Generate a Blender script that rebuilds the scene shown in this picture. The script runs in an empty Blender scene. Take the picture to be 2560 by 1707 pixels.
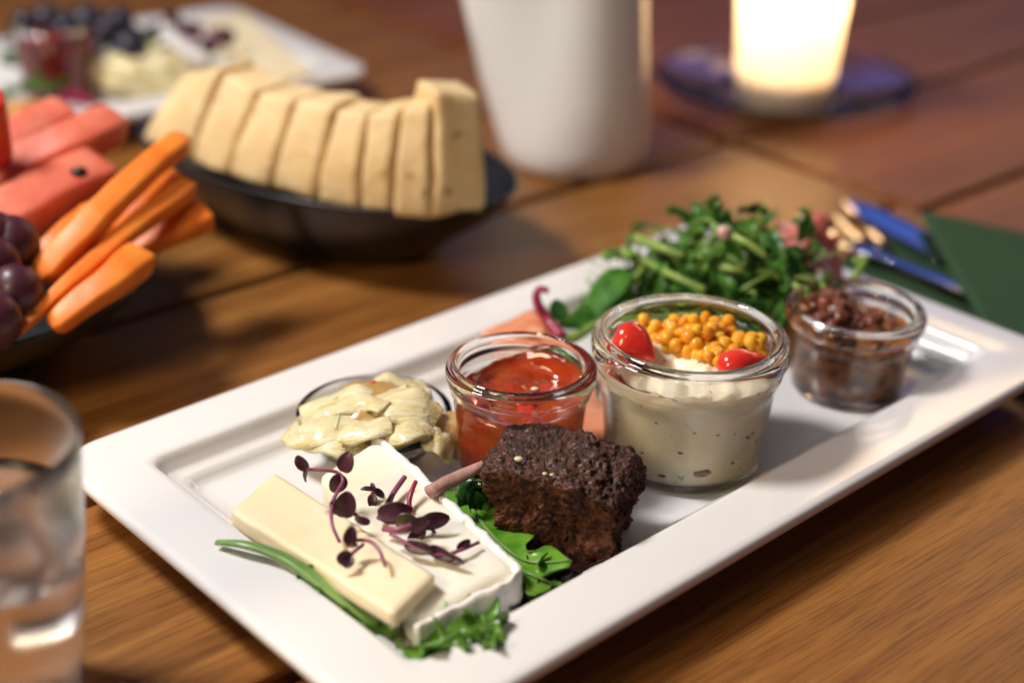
import bpy, bmesh, math, random
from mathutils import Vector, Matrix, noise, Quaternion

random.seed(7)
sc = bpy.context.scene
COL = sc.collection

# ------------------------------------------------------------------ camera
camd = bpy.data.cameras.new('camera')
cam = bpy.data.objects.new('camera', camd)
COL.objects.link(cam)
sc.camera = cam
camd.sensor_width = 36.0
camd.lens = 52.35
camd.clip_start = 0.01
camd.clip_end = 60.0
camd.dof.use_dof = True
camd.dof.focus_distance = 0.600
camd.dof.aperture_fstop = 3.4
camd.dof.aperture_blades = 0
_r = Vector((0.99971698, 0.01068654, 0.02125457))
_u = Vector((-0.02378989, 0.44907806, 0.89317576))
_f = Vector((0.0, 0.89342862, -0.44920519))
cam.matrix_world = Matrix(((_r.x, _u.x, -_f.x, 0.0), (_r.y, _u.y, -_f.y, 0.0),
                           (_r.z, _u.z, -_f.z, 0.3527), (0, 0, 0, 1)))

# ------------------------------------------------------------------ dusk ambience and lamps
world = bpy.data.worlds.new('World')
sc.world = world
world.use_nodes = True
bg = world.node_tree.nodes['Background']
bg.inputs[0].default_value = (0.34, 0.45, 0.85, 1)
bg.inputs[1].default_value = 0.075

def lamp(name, kind, loc, power, color, target=None, **kw):
    d = bpy.data.lights.new(name, kind)
    d.energy = power
    d.color = color
    for k, v in kw.items():
        setattr(d, k, v)
    o = bpy.data.objects.new(name, d)
    COL.objects.link(o)
    o.location = loc
    if target is not None:
        o.rotation_euler = (Vector(target) - Vector(loc)).to_track_quat('-Z', 'Y').to_euler()
    return o

lamp('terrace_lamp', 'AREA', (-0.80, 0.66, 1.15), 21.5, (1.0, 0.95, 0.92), (0.03, 0.62, 0.0),
     shape='DISK', size=0.30)
lamp('table_lantern', 'AREA', (-0.50, 0.06, 0.52), 2.9, (1.0, 0.76, 0.48), (0.03, 0.62, 0.03), shape='DISK', size=0.22)
lamp('added_sheen_panel', 'AREA', (1.3, 2.7, 1.5), 8.0, (1.0, 0.62, 0.34), (0.2, 0.8, 0.0),  # added unseen panel: warm sheen on the wood, rim and lip highlights
     shape='RECTANGLE', size=1.1, size_y=0.5)
lamp('blue_neon_light', 'AREA', (0.55, 3.2, 0.95), 1.4, (0.09, 0.22, 1.0), (0.2, 0.8, 0.0),
     shape='RECTANGLE', size=1.6, size_y=0.5)
lamp('unseen_bulb', 'POINT', (0.95, 1.55, 0.75), 1.6, (1.0, 0.52, 0.20), shadow_soft_size=0.025)  # this and the next: unseen bulbs added for orange glints on the glass
lamp('unseen_bulb', 'POINT', (1.25, 1.20, 0.95), 1.6, (1.0, 0.52, 0.20), shadow_soft_size=0.025)
lamp('unseen_bulb', 'POINT', (-0.30, -0.30, 1.35), 3.8, (1.0, 0.88, 0.74), shadow_soft_size=0.09)  # added soft fill above the camera, brightens jug, bread and jar fronts

sc.view_settings.view_transform = 'Standard'
sc.view_settings.look = 'None'
sc.view_settings.exposure = 0.0
sc.view_settings.gamma = 1.0
sc.cycles.use_denoising = True
sc.cycles.max_bounces = 14
sc.cycles.transmission_bounces = 12
sc.cycles.transparent_max_bounces = 12
sc.cycles.sample_clamp_indirect = 25.0
sc.cycles.blur_glossy = 0.4

# ------------------------------------------------------------------ materials
def mat(name, c1, c2=None, rough=0.5, scale=40.0, detail=4.0, ramp=(0.35, 0.65), bump=0.0, bscale=None,
        sss=0.0, sssr=(1.0, 0.5, 0.3), ssss=0.004, trans=0.0, ior=1.45, coat=0.0, metal=0.0, spec=0.5,
        specks=None, sheen=0.0, stretch=None, rvar=0.0, bdist=0.001, crough=0.08):
    m = bpy.data.materials.new(name)
    m.use_nodes = True
    nt = m.node_tree
    b = nt.nodes['Principled BSDF']
    b.inputs['Base Color'].default_value = (*c1, 1)
    b.inputs['Roughness'].default_value = rough
    b.inputs['Metallic'].default_value = metal
    b.inputs['IOR'].default_value = ior
    b.inputs['Transmission Weight'].default_value = trans
    b.inputs['Coat Weight'].default_value = coat
    b.inputs['Coat Roughness'].default_value = crough
    b.inputs['Specular IOR Level'].default_value = spec
    b.inputs['Sheen Weight'].default_value = sheen
    if sss > 0:
        b.inputs['Subsurface Weight'].default_value = sss
        b.inputs['Subsurface Radius'].default_value = sssr
        b.inputs['Subsurface Scale'].default_value = ssss
    tc = nt.nodes.new('ShaderNodeTexCoord')
    vec = tc.outputs['Object']
    if stretch:
        mp = nt.nodes.new('ShaderNodeMapping')
        mp.inputs['Scale'].default_value = stretch
        nt.links.new(vec, mp.inputs[0])
        vec = mp.outputs[0]
    col = None
    if c2 is not None:
        n = nt.nodes.new('ShaderNodeTexNoise')
        n.inputs['Scale'].default_value = scale
        n.inputs['Detail'].default_value = detail
        nt.links.new(vec, n.inputs['Vector'])
        rp = nt.nodes.new('ShaderNodeValToRGB')
        rp.color_ramp.elements[0].position = ramp[0]
        rp.color_ramp.elements[1].position = ramp[1]
        rp.color_ramp.elements[0].color = (*c1, 1)
        rp.color_ramp.elements[1].color = (*c2, 1)
        nt.links.new(n.outputs['Fac'], rp.inputs[0])
        col = rp.outputs[0]
        if rvar:
            mr = nt.nodes.new('ShaderNodeMapRange')
            mr.inputs[3].default_value = max(0.02, rough - rvar)
            mr.inputs[4].default_value = rough + rvar
            nt.links.new(n.outputs['Fac'], mr.inputs[0])
            nt.links.new(mr.outputs[0], b.inputs['Roughness'])
    if specks:
        sc_, thr, scol = specks
        v = nt.nodes.new('ShaderNodeTexNoise')
        v.inputs['Scale'].default_value = sc_
        v.inputs['Detail'].default_value = 1.5
        nt.links.new(vec, v.inputs['Vector'])
        r2 = nt.nodes.new('ShaderNodeValToRGB')
        r2.color_ramp.elements[0].position = thr
        r2.color_ramp.elements[1].position = thr + 0.05
        nt.links.new(v.outputs['Fac'], r2.inputs[0])
        mx = nt.nodes.new('ShaderNodeMixRGB')
        nt.links.new(r2.outputs[0], mx.inputs[0])
        if col is not None:
            nt.links.new(col, mx.inputs[1])
        else:
            mx.inputs[1].default_value = (*c1, 1)
        mx.inputs[2].default_value = (*scol, 1)
        col = mx.outputs[0]
    if col is not None:
        nt.links.new(col, b.inputs['Base Color'])
    if bump:
        n = nt.nodes.new('ShaderNodeTexNoise')
        n.inputs['Scale'].default_value = bscale or scale * 4
        n.inputs['Detail'].default_value = 5
        nt.links.new(vec, n.inputs['Vector'])
        bp = nt.nodes.new('ShaderNodeBump')
        bp.inputs['Strength'].default_value = bump
        bp.inputs['Distance'].default_value = bdist
        nt.links.new(n.outputs['Fac'], bp.inputs['Height'])
        nt.links.new(bp.outputs[0], b.inputs['Normal'])
    return m

def wood_mat(name, slant, tint=(1, 1, 1)):
    m = bpy.data.materials.new(name)
    m.use_nodes = True
    nt = m.node_tree
    b = nt.nodes['Principled BSDF']
    tc = nt.nodes.new('ShaderNodeTexCoord')
    oi = nt.nodes.new('ShaderNodeObjectInfo')
    ad = nt.nodes.new('ShaderNodeVectorMath')
    ad.operation = 'MULTIPLY_ADD'
    ad.inputs[1].default_value = (7.3, 3.1, 5.7)
    nt.links.new(oi.outputs['Random'], ad.inputs[0])
    nt.links.new(tc.outputs['Object'], ad.inputs[2])
    mp = nt.nodes.new('ShaderNodeMapping')
    mp.inputs['Rotation'].default_value = (0, 0, slant)
    mp.inputs['Scale'].default_value = (1.6, 34.0, 10.0)
    nt.links.new(ad.outputs[0], mp.inputs[0])
    n1 = nt.nodes.new('ShaderNodeTexNoise')
    n1.inputs['Scale'].default_value = 2.2
    n1.inputs['Detail'].default_value = 6
    n1.inputs['Distortion'].default_value = 0.5
    nt.links.new(mp.outputs[0], n1.inputs[0])
    rp = nt.nodes.new('ShaderNodeValToRGB')
    e = rp.color_ramp.elements
    e[0].position, e[0].color = 0.28, (0.25, 0.092, 0.018, 1)
    e[1].position, e[1].color = 0.72, (0.50, 0.215, 0.042, 1)
    k = e.new(0.5)
    k.color = (0.37, 0.148, 0.028, 1)
    nt.links.new(n1.outputs['Fac'], rp.inputs[0])
    mp2 = nt.nodes.new('ShaderNodeMapping')
    mp2.inputs['Rotation'].default_value = (0, 0, slant)
    mp2.inputs['Scale'].default_value = (24.0, 620.0, 60.0)
    nt.links.new(ad.outputs[0], mp2.inputs[0])
    n2 = nt.nodes.new('ShaderNodeTexNoise')
    n2.inputs['Scale'].default_value = 1.6
    n2.inputs['Detail'].default_value = 4
    nt.links.new(mp2.outputs[0], n2.inputs[0])
    r2 = nt.nodes.new('ShaderNodeValToRGB')
    r2.color_ramp.elements[0].position = 0.36
    r2.color_ramp.elements[0].color = (0.50, 0.45, 0.40, 1)
    r2.color_ramp.elements[1].position = 0.52
    r2.color_ramp.elements[1].color = (1, 1, 1, 1)
    nt.links.new(n2.outputs['Fac'], r2.inputs[0])
    mx = nt.nodes.new('ShaderNodeMixRGB')
    mx.blend_type = 'MULTIPLY'
    mx.inputs[0].default_value = 0.75
    nt.links.new(rp.outputs[0], mx.inputs[1])
    nt.links.new(r2.outputs[0], mx.inputs[2])
    tn = nt.nodes.new('ShaderNodeMixRGB')
    tn.blend_type = 'MULTIPLY'
    tn.inputs[0].default_value = 1.0
    tn.inputs[2].default_value = (*tint, 1)
    nt.links.new(mx.outputs[0], tn.inputs[1])
    nt.links.new(tn.outputs[0], b.inputs['Base Color'])
    mr = nt.nodes.new('ShaderNodeMapRange')
    mr.inputs[3].default_value = 0.32
    mr.inputs[4].default_value = 0.52
    nt.links.new(n1.outputs['Fac'], mr.inputs[0])
    nt.links.new(mr.outputs[0], b.inputs['Roughness'])
    bp = nt.nodes.new('ShaderNodeBump')
    bp.inputs['Strength'].default_value = 0.35
    bp.inputs['Distance'].default_value = 0.0006
    nt.links.new(n2.outputs['Fac'], bp.inputs['Height'])
    nt.links.new(bp.outputs[0], b.inputs['Normal'])
    return m

def glass_mat(name, color=(1, 1, 1), rough=0.0, ior=1.48):
    m = bpy.data.materials.new(name)
    m.use_nodes = True
    b = m.node_tree.nodes['Principled BSDF']
    b.inputs['Base Color'].default_value = (*color, 1)
    b.inputs['Transmission Weight'].default_value = 1.0
    b.inputs['Roughness'].default_value = rough
    b.inputs['IOR'].default_value = ior
    return m

def translucent_mat(name, color, trans=0.5, rough=0.4):
    """thin leaf or frosted glass: part diffuse, part translucent, thin gloss on top"""
    m = bpy.data.materials.new(name)
    m.use_nodes = True
    nt = m.node_tree
    out = nt.nodes['Material Output']
    b = nt.nodes['Principled BSDF']
    b.inputs['Base Color'].default_value = (*color, 1)
    b.inputs['Roughness'].default_value = rough
    t = nt.nodes.new('ShaderNodeBsdfTranslucent')
    t.inputs[0].default_value = (*color, 1)
    mx = nt.nodes.new('ShaderNodeMixShader')
    mx.inputs[0].default_value = trans
    nt.links.new(b.outputs[0], mx.inputs[1])
    nt.links.new(t.outputs[0], mx.inputs[2])
    nt.links.new(mx.outputs[0], out.inputs[0])
    return m

def leaf_mat(name, c1, c2, trans=0.3, rough=0.35, scale=120):
    m = translucent_mat(name, c1, trans, rough)
    nt = m.node_tree
    tc = nt.nodes.new('ShaderNodeTexCoord')
    n = nt.nodes.new('ShaderNodeTexNoise')
    n.inputs['Scale'].default_value = scale
    n.inputs['Detail'].default_value = 4
    nt.links.new(tc.outputs['Object'], n.inputs[0])
    rp = nt.nodes.new('ShaderNodeValToRGB')
    rp.color_ramp.elements[0].position = 0.38
    rp.color_ramp.elements[1].position = 0.62
    rp.color_ramp.elements[0].color = (*c1, 1)
    rp.color_ramp.elements[1].color = (*c2, 1)
    nt.links.new(n.outputs['Fac'], rp.inputs[0])
    oi = nt.nodes.new('ShaderNodeObjectInfo')
    hs = nt.nodes.new('ShaderNodeHueSaturation')
    mr = nt.nodes.new('ShaderNodeMapRange')
    mr.inputs[3].default_value = 0.65
    mr.inputs[4].default_value = 1.35
    nt.links.new(oi.outputs['Random'], mr.inputs[0])
    nt.links.new(mr.outputs[0], hs.inputs['Value'])
    nt.links.new(rp.outputs[0], hs.inputs['Color'])
    for nd in nt.nodes:
        if nd.type == 'BSDF_PRINCIPLED':
            nt.links.new(hs.outputs[0], nd.inputs['Base Color'])
            bp = nt.nodes.new('ShaderNodeBump')
            bp.inputs['Strength'].default_value = 0.4
            bp.inputs['Distance'].default_value = 0.001
            nt.links.new(n.outputs['Fac'], bp.inputs['Height'])
            nt.links.new(bp.outputs[0], nd.inputs['Normal'])
        elif nd.type == 'BSDF_TRANSLUCENT':
            nt.links.new(hs.outputs[0], nd.inputs[0])
    return m

M = {}
M['wood'] = wood_mat('oiled_teak', -0.04, (0.70, 0.70, 0.72))
M['wood_far'] = wood_mat('oiled_teak_red', 0.0, (0.60, 0.46, 0.48))
M['wood_near'] = wood_mat('oiled_teak_slanted_grain', 0.12, (0.78, 0.77, 0.76))
M['ground'] = mat('dark_paving', (0.03, 0.028, 0.03), (0.05, 0.045, 0.045), 0.8, 3)
M['plate'] = mat('white_melamine', (0.80, 0.79, 0.78), None, 0.13, coat=0.25, bump=0.03, bscale=60, bdist=0.0005)
M['glass'] = glass_mat('clear_glass', (0.97, 0.99, 0.985))
M['thin_glass'] = glass_mat('drinking_glass', (0.99, 0.99, 1.0), 0.20)
M['water'] = glass_mat('water', (0.98, 0.99, 1.0), 0.06, 1.333)
M['ice'] = glass_mat('ice', (0.97, 0.98, 1.0), 0.3, 1.31)
M['jelly'] = mat('red_jelly', (0.56, 0.055, 0.012), (0.70, 0.14, 0.025), 0.06, 60, trans=0.55, sss=0.5, ssss=0.006, sssr=(1, .25, .08), coat=0.6)
M['dark_jelly'] = mat('dark_red_jelly', (0.20, 0.008, 0.006), (0.30, 0.018, 0.012), 0.15, 60)
M['jelly_bit'] = mat('tomato_skin', (0.55, 0.02, 0.015), (0.62, 0.05, 0.03), 0.12, 90, coat=0.6, sss=0.3, ssss=0.003)
M['cream'] = mat('herb_cream', (0.88, 0.80, 0.62), (0.84, 0.73, 0.50), 0.42, 60, sss=0.35, ssss=0.004, bump=0.5, bscale=260,
                 specks=(260, 0.68, (0.34, 0.29, 0.17)), coat=0.2, bdist=0.0008)
M['pearl'] = mat('orange_pearl', (0.95, 0.43, 0.025), None, 0.05, trans=0.08, sss=0.6, ssss=0.003, sssr=(1, .5, .1), coat=0.3)
_pn = M['pearl'].node_tree
_oi = _pn.nodes.new('ShaderNodeObjectInfo')
_mx = _pn.nodes.new('ShaderNodeMixRGB')
_mx.inputs[1].default_value = (0.98, 0.52, 0.035, 1)
_mx.inputs[2].default_value = (0.88, 0.33, 0.012, 1)
_pn.links.new(_oi.outputs['Random'], _mx.inputs[0])
_pn.links.new(_mx.outputs[0], _pn.nodes['Principled BSDF'].inputs['Base Color'])
M['pepper'] = mat('red_pepper_drop', (0.68, 0.02, 0.015), (0.78, 0.07, 0.04), 0.16, 60, coat=0.5, sss=0.25, ssss=0.003)
M['relish'] = mat('brown_relish', (0.07, 0.018, 0.008), (0.18, 0.055, 0.018), 0.22, 140, coat=0.5, bump=0.7, bscale=320, sss=0.1)
M['relish_low'] = mat('brown_relish_sauce', (0.12, 0.032, 0.008), (0.38, 0.14, 0.035), 0.25, 170, detail=2, coat=0.5, bump=0.6, bscale=260, sss=0.1,
                      specks=(210, 0.63, (0.035, 0.012, 0.010)))
M['meat'] = mat('stewed_meat', (0.13, 0.028, 0.014), (0.25, 0.070, 0.035), 0.35, 160, coat=0.3, bump=0.8, bscale=420)
M['cheese'] = mat('pale_cheese', (0.88, 0.73, 0.45), (0.90, 0.79, 0.55), 0.42, 45, sss=0.4, ssss=0.005, sssr=(1, .7, .35), bump=0.12, bscale=200)
M['cheese_pale'] = mat('soft_brie', (0.90, 0.83, 0.63), (0.92, 0.89, 0.78), 0.38, 40, sss=0.4, ssss=0.005, sssr=(1, .75, .4), bump=0.2, bscale=160)
M['rind'] = mat('white_rind', (0.84, 0.82, 0.77), (0.88, 0.86, 0.82), 0.7, 80, bump=0.8, bscale=420, sss=0.2, ssss=0.002, bdist=0.0008)
M['cress_leaf'] = leaf_mat('purple_cress_leaf', (0.045, 0.012, 0.022), (0.085, 0.028, 0.045), 0.15, 0.32, 200)
M['cress_green'] = leaf_mat('olive_cress_leaf', (0.14, 0.12, 0.045), (0.09, 0.07, 0.035), 0.15, 0.3, 200)
M['cress_stem'] = mat('purple_stem', (0.20, 0.035, 0.10), (0.34, 0.11, 0.18), 0.3, 90, sss=0.2, ssss=0.001)
M['magenta_stem'] = mat('magenta_stem', (0.26, 0.012, 0.05), (0.36, 0.03, 0.08), 0.3, 90, sss=0.2, ssss=0.001)
M['pink_stem'] = mat('dried_pink_stem', (0.36, 0.19, 0.16), (0.48, 0.30, 0.25), 0.6, 120, stretch=(1, 1, 1), bump=0.6, bscale=400)
M['artichoke'] = mat('artichoke_heart', (0.70, 0.57, 0.24), (0.82, 0.76, 0.52), 0.24, 70, stretch=(0.6, 3.0, 3.0), coat=0.35, crough=0.12, sss=0.35, ssss=0.004, sssr=(1, .8, .3), bump=0.9, bscale=230, bdist=0.0016,
                     specks=(120, 0.72, (0.50, 0.24, 0.07)))
M['artichoke_base'] = mat('artichoke_base', (0.44, 0.26, 0.08), (0.64, 0.46, 0.20), 0.2, 60, coat=0.5, sss=0.25, ssss=0.003, bump=0.5, bscale=150)
M['brownie'] = mat('dark_crumb', (0.020, 0.006, 0.003), (0.19, 0.062, 0.026), 0.68, 300, ramp=(0.34, 0.68), bump=1.0, bscale=800, bdist=0.002, spec=0.35)
M['brownie_crust'] = mat('dark_crust', (0.020, 0.007, 0.005), (0.10, 0.032, 0.017), 0.42, 240, ramp=(0.3, 0.72), bump=1.0, bscale=600, bdist=0.002, coat=0.25, crough=0.25)
M['seed'] = mat('pale_seed', (0.75, 0.66, 0.42), None, 0.3)
M['lettuce'] = leaf_mat('green_lettuce', (0.085, 0.26, 0.020), (0.20, 0.42, 0.045), 0.35, 0.28, 90)
M['lettuce_dark'] = leaf_mat('dark_lettuce', (0.018, 0.085, 0.018), (0.05, 0.17, 0.03), 0.25, 0.28, 90)
M['lettuce_stem'] = mat('green_stem', (0.22, 0.36, 0.10), (0.13, 0.27, 0.06), 0.3, 60, sss=0.3, ssss=0.002)
M['red_lettuce'] = leaf_mat('dark_red_lettuce', (0.030, 0.008, 0.010), (0.055, 0.02, 0.014), 0.2, 0.3, 90)
M['pea_leaf'] = leaf_mat('pea_shoot_leaf', (0.034, 0.145, 0.018), (0.095, 0.26, 0.035), 0.35, 0.32, 130)
M['pea_stem'] = mat('pea_shoot_stem', (0.32, 0.44, 0.10), (0.17, 0.32, 0.06), 0.35, 60, sss=0.3, ssss=0.002)
M['fritter'] = mat('fried_fritter', (0.40, 0.14, 0.025), (0.62, 0.30, 0.07), 0.45, 110, bump=0.9, bscale=260, coat=0.2)
M['salmon'] = mat('smoked_salmon', (0.78, 0.25, 0.11), (0.82, 0.40, 0.24), 0.22, 60, stretch=(1, 6, 1), coat=0.4, sss=0.35, ssss=0.004)
M['ham'] = mat('cured_ham', (0.62, 0.16, 0.13), (0.80, 0.55, 0.50), 0.3, 55, ramp=(0.42, 0.58), coat=0.3, sss=0.3, ssss=0.003)
M['steel'] = mat('polished_steel', (0.62, 0.62, 0.64), None, 0.10, metal=1.0)
M['napkin'] = mat('green_napkin', (0.020, 0.060, 0.024), (0.028, 0.078, 0.032), 0.9, 300, bump=0.5, bscale=900, bdist=0.0006)
M['bowl'] = mat('black_bowl', (0.012, 0.013, 0.016), (0.018, 0.019, 0.022), 0.32, 60, coat=0.2)
M['bread'] = mat('pale_bread', (0.72, 0.50, 0.23), (0.80, 0.63, 0.35), 0.6, 38, bump=0.4, bscale=150,
                 specks=(60, 0.66, (0.46, 0.25, 0.09)), sss=0.15, ssss=0.003)
M['carrot'] = mat('carrot', (0.80, 0.19, 0.018), (0.84, 0.27, 0.035), 0.45, 60, sss=0.3, ssss=0.003, sssr=(1, .4, .1), bump=0.2, bscale=200)
M['melon'] = mat('watermelon', (0.66, 0.13, 0.075), (0.74, 0.24, 0.15), 0.5, 50, sss=0.35, ssss=0.004, bump=0.3, bscale=240)
M['melon_seed'] = mat('melon_seed', (0.015, 0.010, 0.008), None, 0.3)
M['grape'] = mat('red_grape', (0.045, 0.008, 0.018), (0.095, 0.022, 0.034), 0.42, 45, coat=0.1, sss=0.2, ssss=0.003)
M['cucumber'] = mat('cucumber_flesh', (0.55, 0.62, 0.30), (0.45, 0.56, 0.20), 0.25, 60, sss=0.3, ssss=0.004)
M['cucumber_skin'] = mat('cucumber_skin', (0.02, 0.09, 0.015), (0.05, 0.16, 0.03), 0.3, 60)
M['bell_pepper'] = mat('bell_pepper', (0.60, 0.025, 0.015), (0.66, 0.05, 0.03), 0.18, 30, coat=0.5)
M['jug'] = mat('white_porcelain', (0.90, 0.90, 0.89), None, 0.12, coat=0.4)
M['frosted'] = translucent_mat('frosted_candle_glass', (0.88, 0.83, 0.77), 0.50, 0.3)
M['wax'] = mat('candle_wax', (0.86, 0.80, 0.70), None, 0.5, sss=0.8, ssss=0.02, sssr=(1, .7, .4))
M['wick'] = mat('wick', (0.02, 0.02, 0.02), None, 0.9)
M['blueberry'] = mat('dark_berry', (0.016, 0.015, 0.030), (0.03, 0.028, 0.05), 0.4, 60, coat=0.2)
fl = bpy.data.materials.new('candle_flame')
fl.use_nodes = True
_b = fl.node_tree.nodes['Principled BSDF']
_b.inputs['Base Color'].default_value = (1, 0.7, 0.3, 1)
_b.inputs['Emission Color'].default_value = (1.0, 0.62, 0.22, 1)
_b.inputs['Emission Strength'].default_value = 60.0
M['flame'] = fl

# ------------------------------------------------------------------ mesh helpers
ORG = {}

def tag(o, label=None, cat=None, group=None, kind=None):
    if label: o['label'] = label
    if cat: o['category'] = cat
    if group: o['group'] = group
    if kind: o['kind'] = kind
    return o

def thing(name, loc, label, cat, group=None):
    o = bpy.data.objects.new(name, None)
    o.empty_display_size = 0.01
    COL.objects.link(o)
    o.location = loc
    ORG[o] = Vector(loc)
    return tag(o, label, cat, group)

def mk(name, V, F, m, parent=None, smooth=True, origin=None, auto=None):
    """verts in world space -> one object (child of parent, or top level with its origin at its base)"""
    V = [Vector(v) for v in V]
    if parent is not None:
        org = ORG[parent]
    elif origin is not None:
        org = Vector(origin)
    else:
        org = sum(V, Vector()) / len(V)
        org.z = min(v.z for v in V)
    me = bpy.data.meshes.new(name)
    me.from_pydata([tuple(v - org) for v in V], [], F)
    me.materials.append(M[m])
    bm = bmesh.new()
    bm.from_mesh(me)
    bmesh.ops.recalc_face_normals(bm, faces=bm.faces)
    bm.to_mesh(me)
    bm.free()
    if smooth:
        me.polygons.foreach_set('use_smooth', [True] * len(me.polygons))
        if auto:
            me.set_sharp_from_angle(angle=math.radians(auto))
    o = bpy.data.objects.new(name, me)
    COL.objects.link(o)
    if parent is not None:
        o.parent = parent
    else:
        o.location = org
    ORG[o] = org
    return o

def inst(name, me, parent, loc, rot=None, scale=1.0):
    """a copy sharing mesh data, placed at a world position"""
    o = bpy.data.objects.new(name, me)
    COL.objects.link(o)
    if parent is not None:
        o.parent = parent
        o.location = Vector(loc) - ORG[parent]
    else:
        o.location = loc
    if rot is not None:
        o.rotation_mode = 'QUATERNION'
        o.rotation_quaternion = rot
    o.scale = (scale,) * 3 if not hasattr(scale, '__len__') else scale
    ORG[o] = Vector(loc)
    return o

def lathe(profile, n=72, c=(0, 0, 0), loop=True, sx=1.0, sy=1.0):
    V, F = [], []
    k = len(profile)
    for r, z in profile:
        for i in range(n):
            a = 2 * math.pi * i / n
            V.append((c[0] + sx * r * math.cos(a), c[1] + sy * r * math.sin(a), c[2] + z))
    for j in range(k if loop else k - 1):
        j2 = (j + 1) % k
        for i in range(n):
            i2 = (i + 1) % n
            F.append((j * n + i, j * n + i2, j2 * n + i2, j2 * n + i))
    return V, F

def capped_lathe(profile, n=72, c=(0, 0, 0), sx=1.0, sy=1.0):
    V, F = lathe(profile, n, c, False, sx, sy)
    k = len(profile)
    F.append(tuple(reversed(range(n))))
    F.append(tuple(range((k - 1) * n, k * n)))
    return V, F

def spline(P, sub=6):
    P = [Vector(p) for p in P]
    if len(P) < 3:
        return [P[0].lerp(P[-1], i / sub) for i in range(sub + 1)]
    out = []
    Q = [2 * P[0] - P[1]] + P + [2 * P[-1] - P[-2]]
    for i in range(1, len(Q) - 2):
        p0, p1, p2, p3 = Q[i - 1:i + 3]
        for s in range(sub):
            t = s / sub
            out.append(0.5 * ((2 * p1) + (p2 - p0) * t + (2 * p0 - 5 * p1 + 4 * p2 - p3) * t * t + (3 * p1 - p0 - 3 * p2 + p3) * t ** 3))
    out.append(P[-1])
    return out

def tube(P, R, n=10, sub=6, flat=1.0, up=(0, 0, 1), wob=0.0):
    """tapered tube along a smooth path, R list or function of t"""
    S = spline(P, sub)
    m = len(S)
    if not callable(R):
        RR = R if hasattr(R, '__len__') else [R, R]
        def R(t, RR=RR):
            x = t * (len(RR) - 1)
            i = min(int(x), len(RR) - 2)
            return RR[i] + (RR[i + 1] - RR[i]) * (x - i)
    V, F = [], []
    N = None
    for i, p in enumerate(S):
        T = (S[min(i + 1, m - 1)] - S[max(i - 1, 0)]).normalized()
        if N is None:
            N = Vector(up) - T * T.dot(Vector(up))
            if N.length < 1e-4:
                N = Vector((1, 0, 0)) - T * T.x
            N.normalize()
        else:
            N = (N - T * T.dot(N)).normalized()
        B = T.cross(N)
        r = R(i / (m - 1))
        for k in range(n):
            a = 2 * math.pi * k / n
            q = p + N * (r * flat * math.sin(a)) + B * (r * math.cos(a))
            if wob:
                q = q + noise.noise_vector(q * 120) * wob * r
            V.append(q)
    for i in range(m - 1):
        for k in range(n):
            k2 = (k + 1) % n
            F.append((i * n + k, i * n + k2, (i + 1) * n + k2, (i + 1) * n + k))
    F.append(tuple(reversed(range(n))))
    F.append(tuple(range((m - 1) * n, m * n)))
    return V, F

def sheet(P, W, up=(0, 0, 1), na=28, nc=9, cup=0.0, ruffle=0.0, freq=9.0, jag=0.0, jfreq=7.0, seed=0.0, thick=0.0005, twist=0.0, sub=8):
    """a leaf or slice: a band along a path with width W(t), cupped, ruffled, given thickness"""
    S = spline(P, sub)
    m = len(S)
    up = Vector(up)
    top, bot = [], []
    for i in range(na + 1):
        t = i / na
        x = t * (m - 1)
        k = min(int(x), m - 2)
        p = S[k].lerp(S[k + 1], x - k)
        T = (S[k + 1] - S[k]).normalized()
        C = T.cross(up)
        if C.length < 1e-4:
            C = Vector((1, 0, 0))
        C.normalize()
        if twist:
            C = Quaternion(T, twist * t) @ C
        Nn = C.cross(T).normalized()
        w = W(t)
        for j in range(nc + 1):
            s = -1 + 2 * j / nc
            ww = w * (1 - jag * abs(s) * (0.5 + 0.5 * math.sin(jfreq * 6.283 * t + (1.7 if s > 0 else 0) + seed)))
            h = cup * w * s * s + ruffle * abs(s) ** 1.5 * math.sin(freq * t * 6.283 / 2 + seed + (2.1 if s > 0 else 0))
            q = p + C * (ww * s) + Nn * h
            q = q + noise.noise_vector(q * 60 + Vector((seed, seed * 2, 0))) * min(0.0012, w * 0.12)
            top.append(q + Nn * thick * 0.5)
            bot.append(q - Nn * thick * 0.5)
    n1 = nc + 1
    off = len(top)
    F = []
    for i in range(na):
        for j in range(nc):
            a, b, c, d = i * n1 + j, i * n1 + j + 1, (i + 1) * n1 + j + 1, (i + 1) * n1 + j
            F.append((a, b, c, d))
            F.append((off + d, off + c, off + b, off + a))
    for i in range(na):
        a, d = i * n1, (i + 1) * n1
        F.append((a, d, off + d, off + a))
        a, d = i * n1 + nc, (i + 1) * n1 + nc
        F.append((d, a, off + a, off + d))
    for j in range(nc):
        F.append((j + 1, j, off + j, off + j + 1))
        a = na * n1 + j
        F.append((a, a + 1, off + a + 1, off + a))
    return top + bot, F

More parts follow.
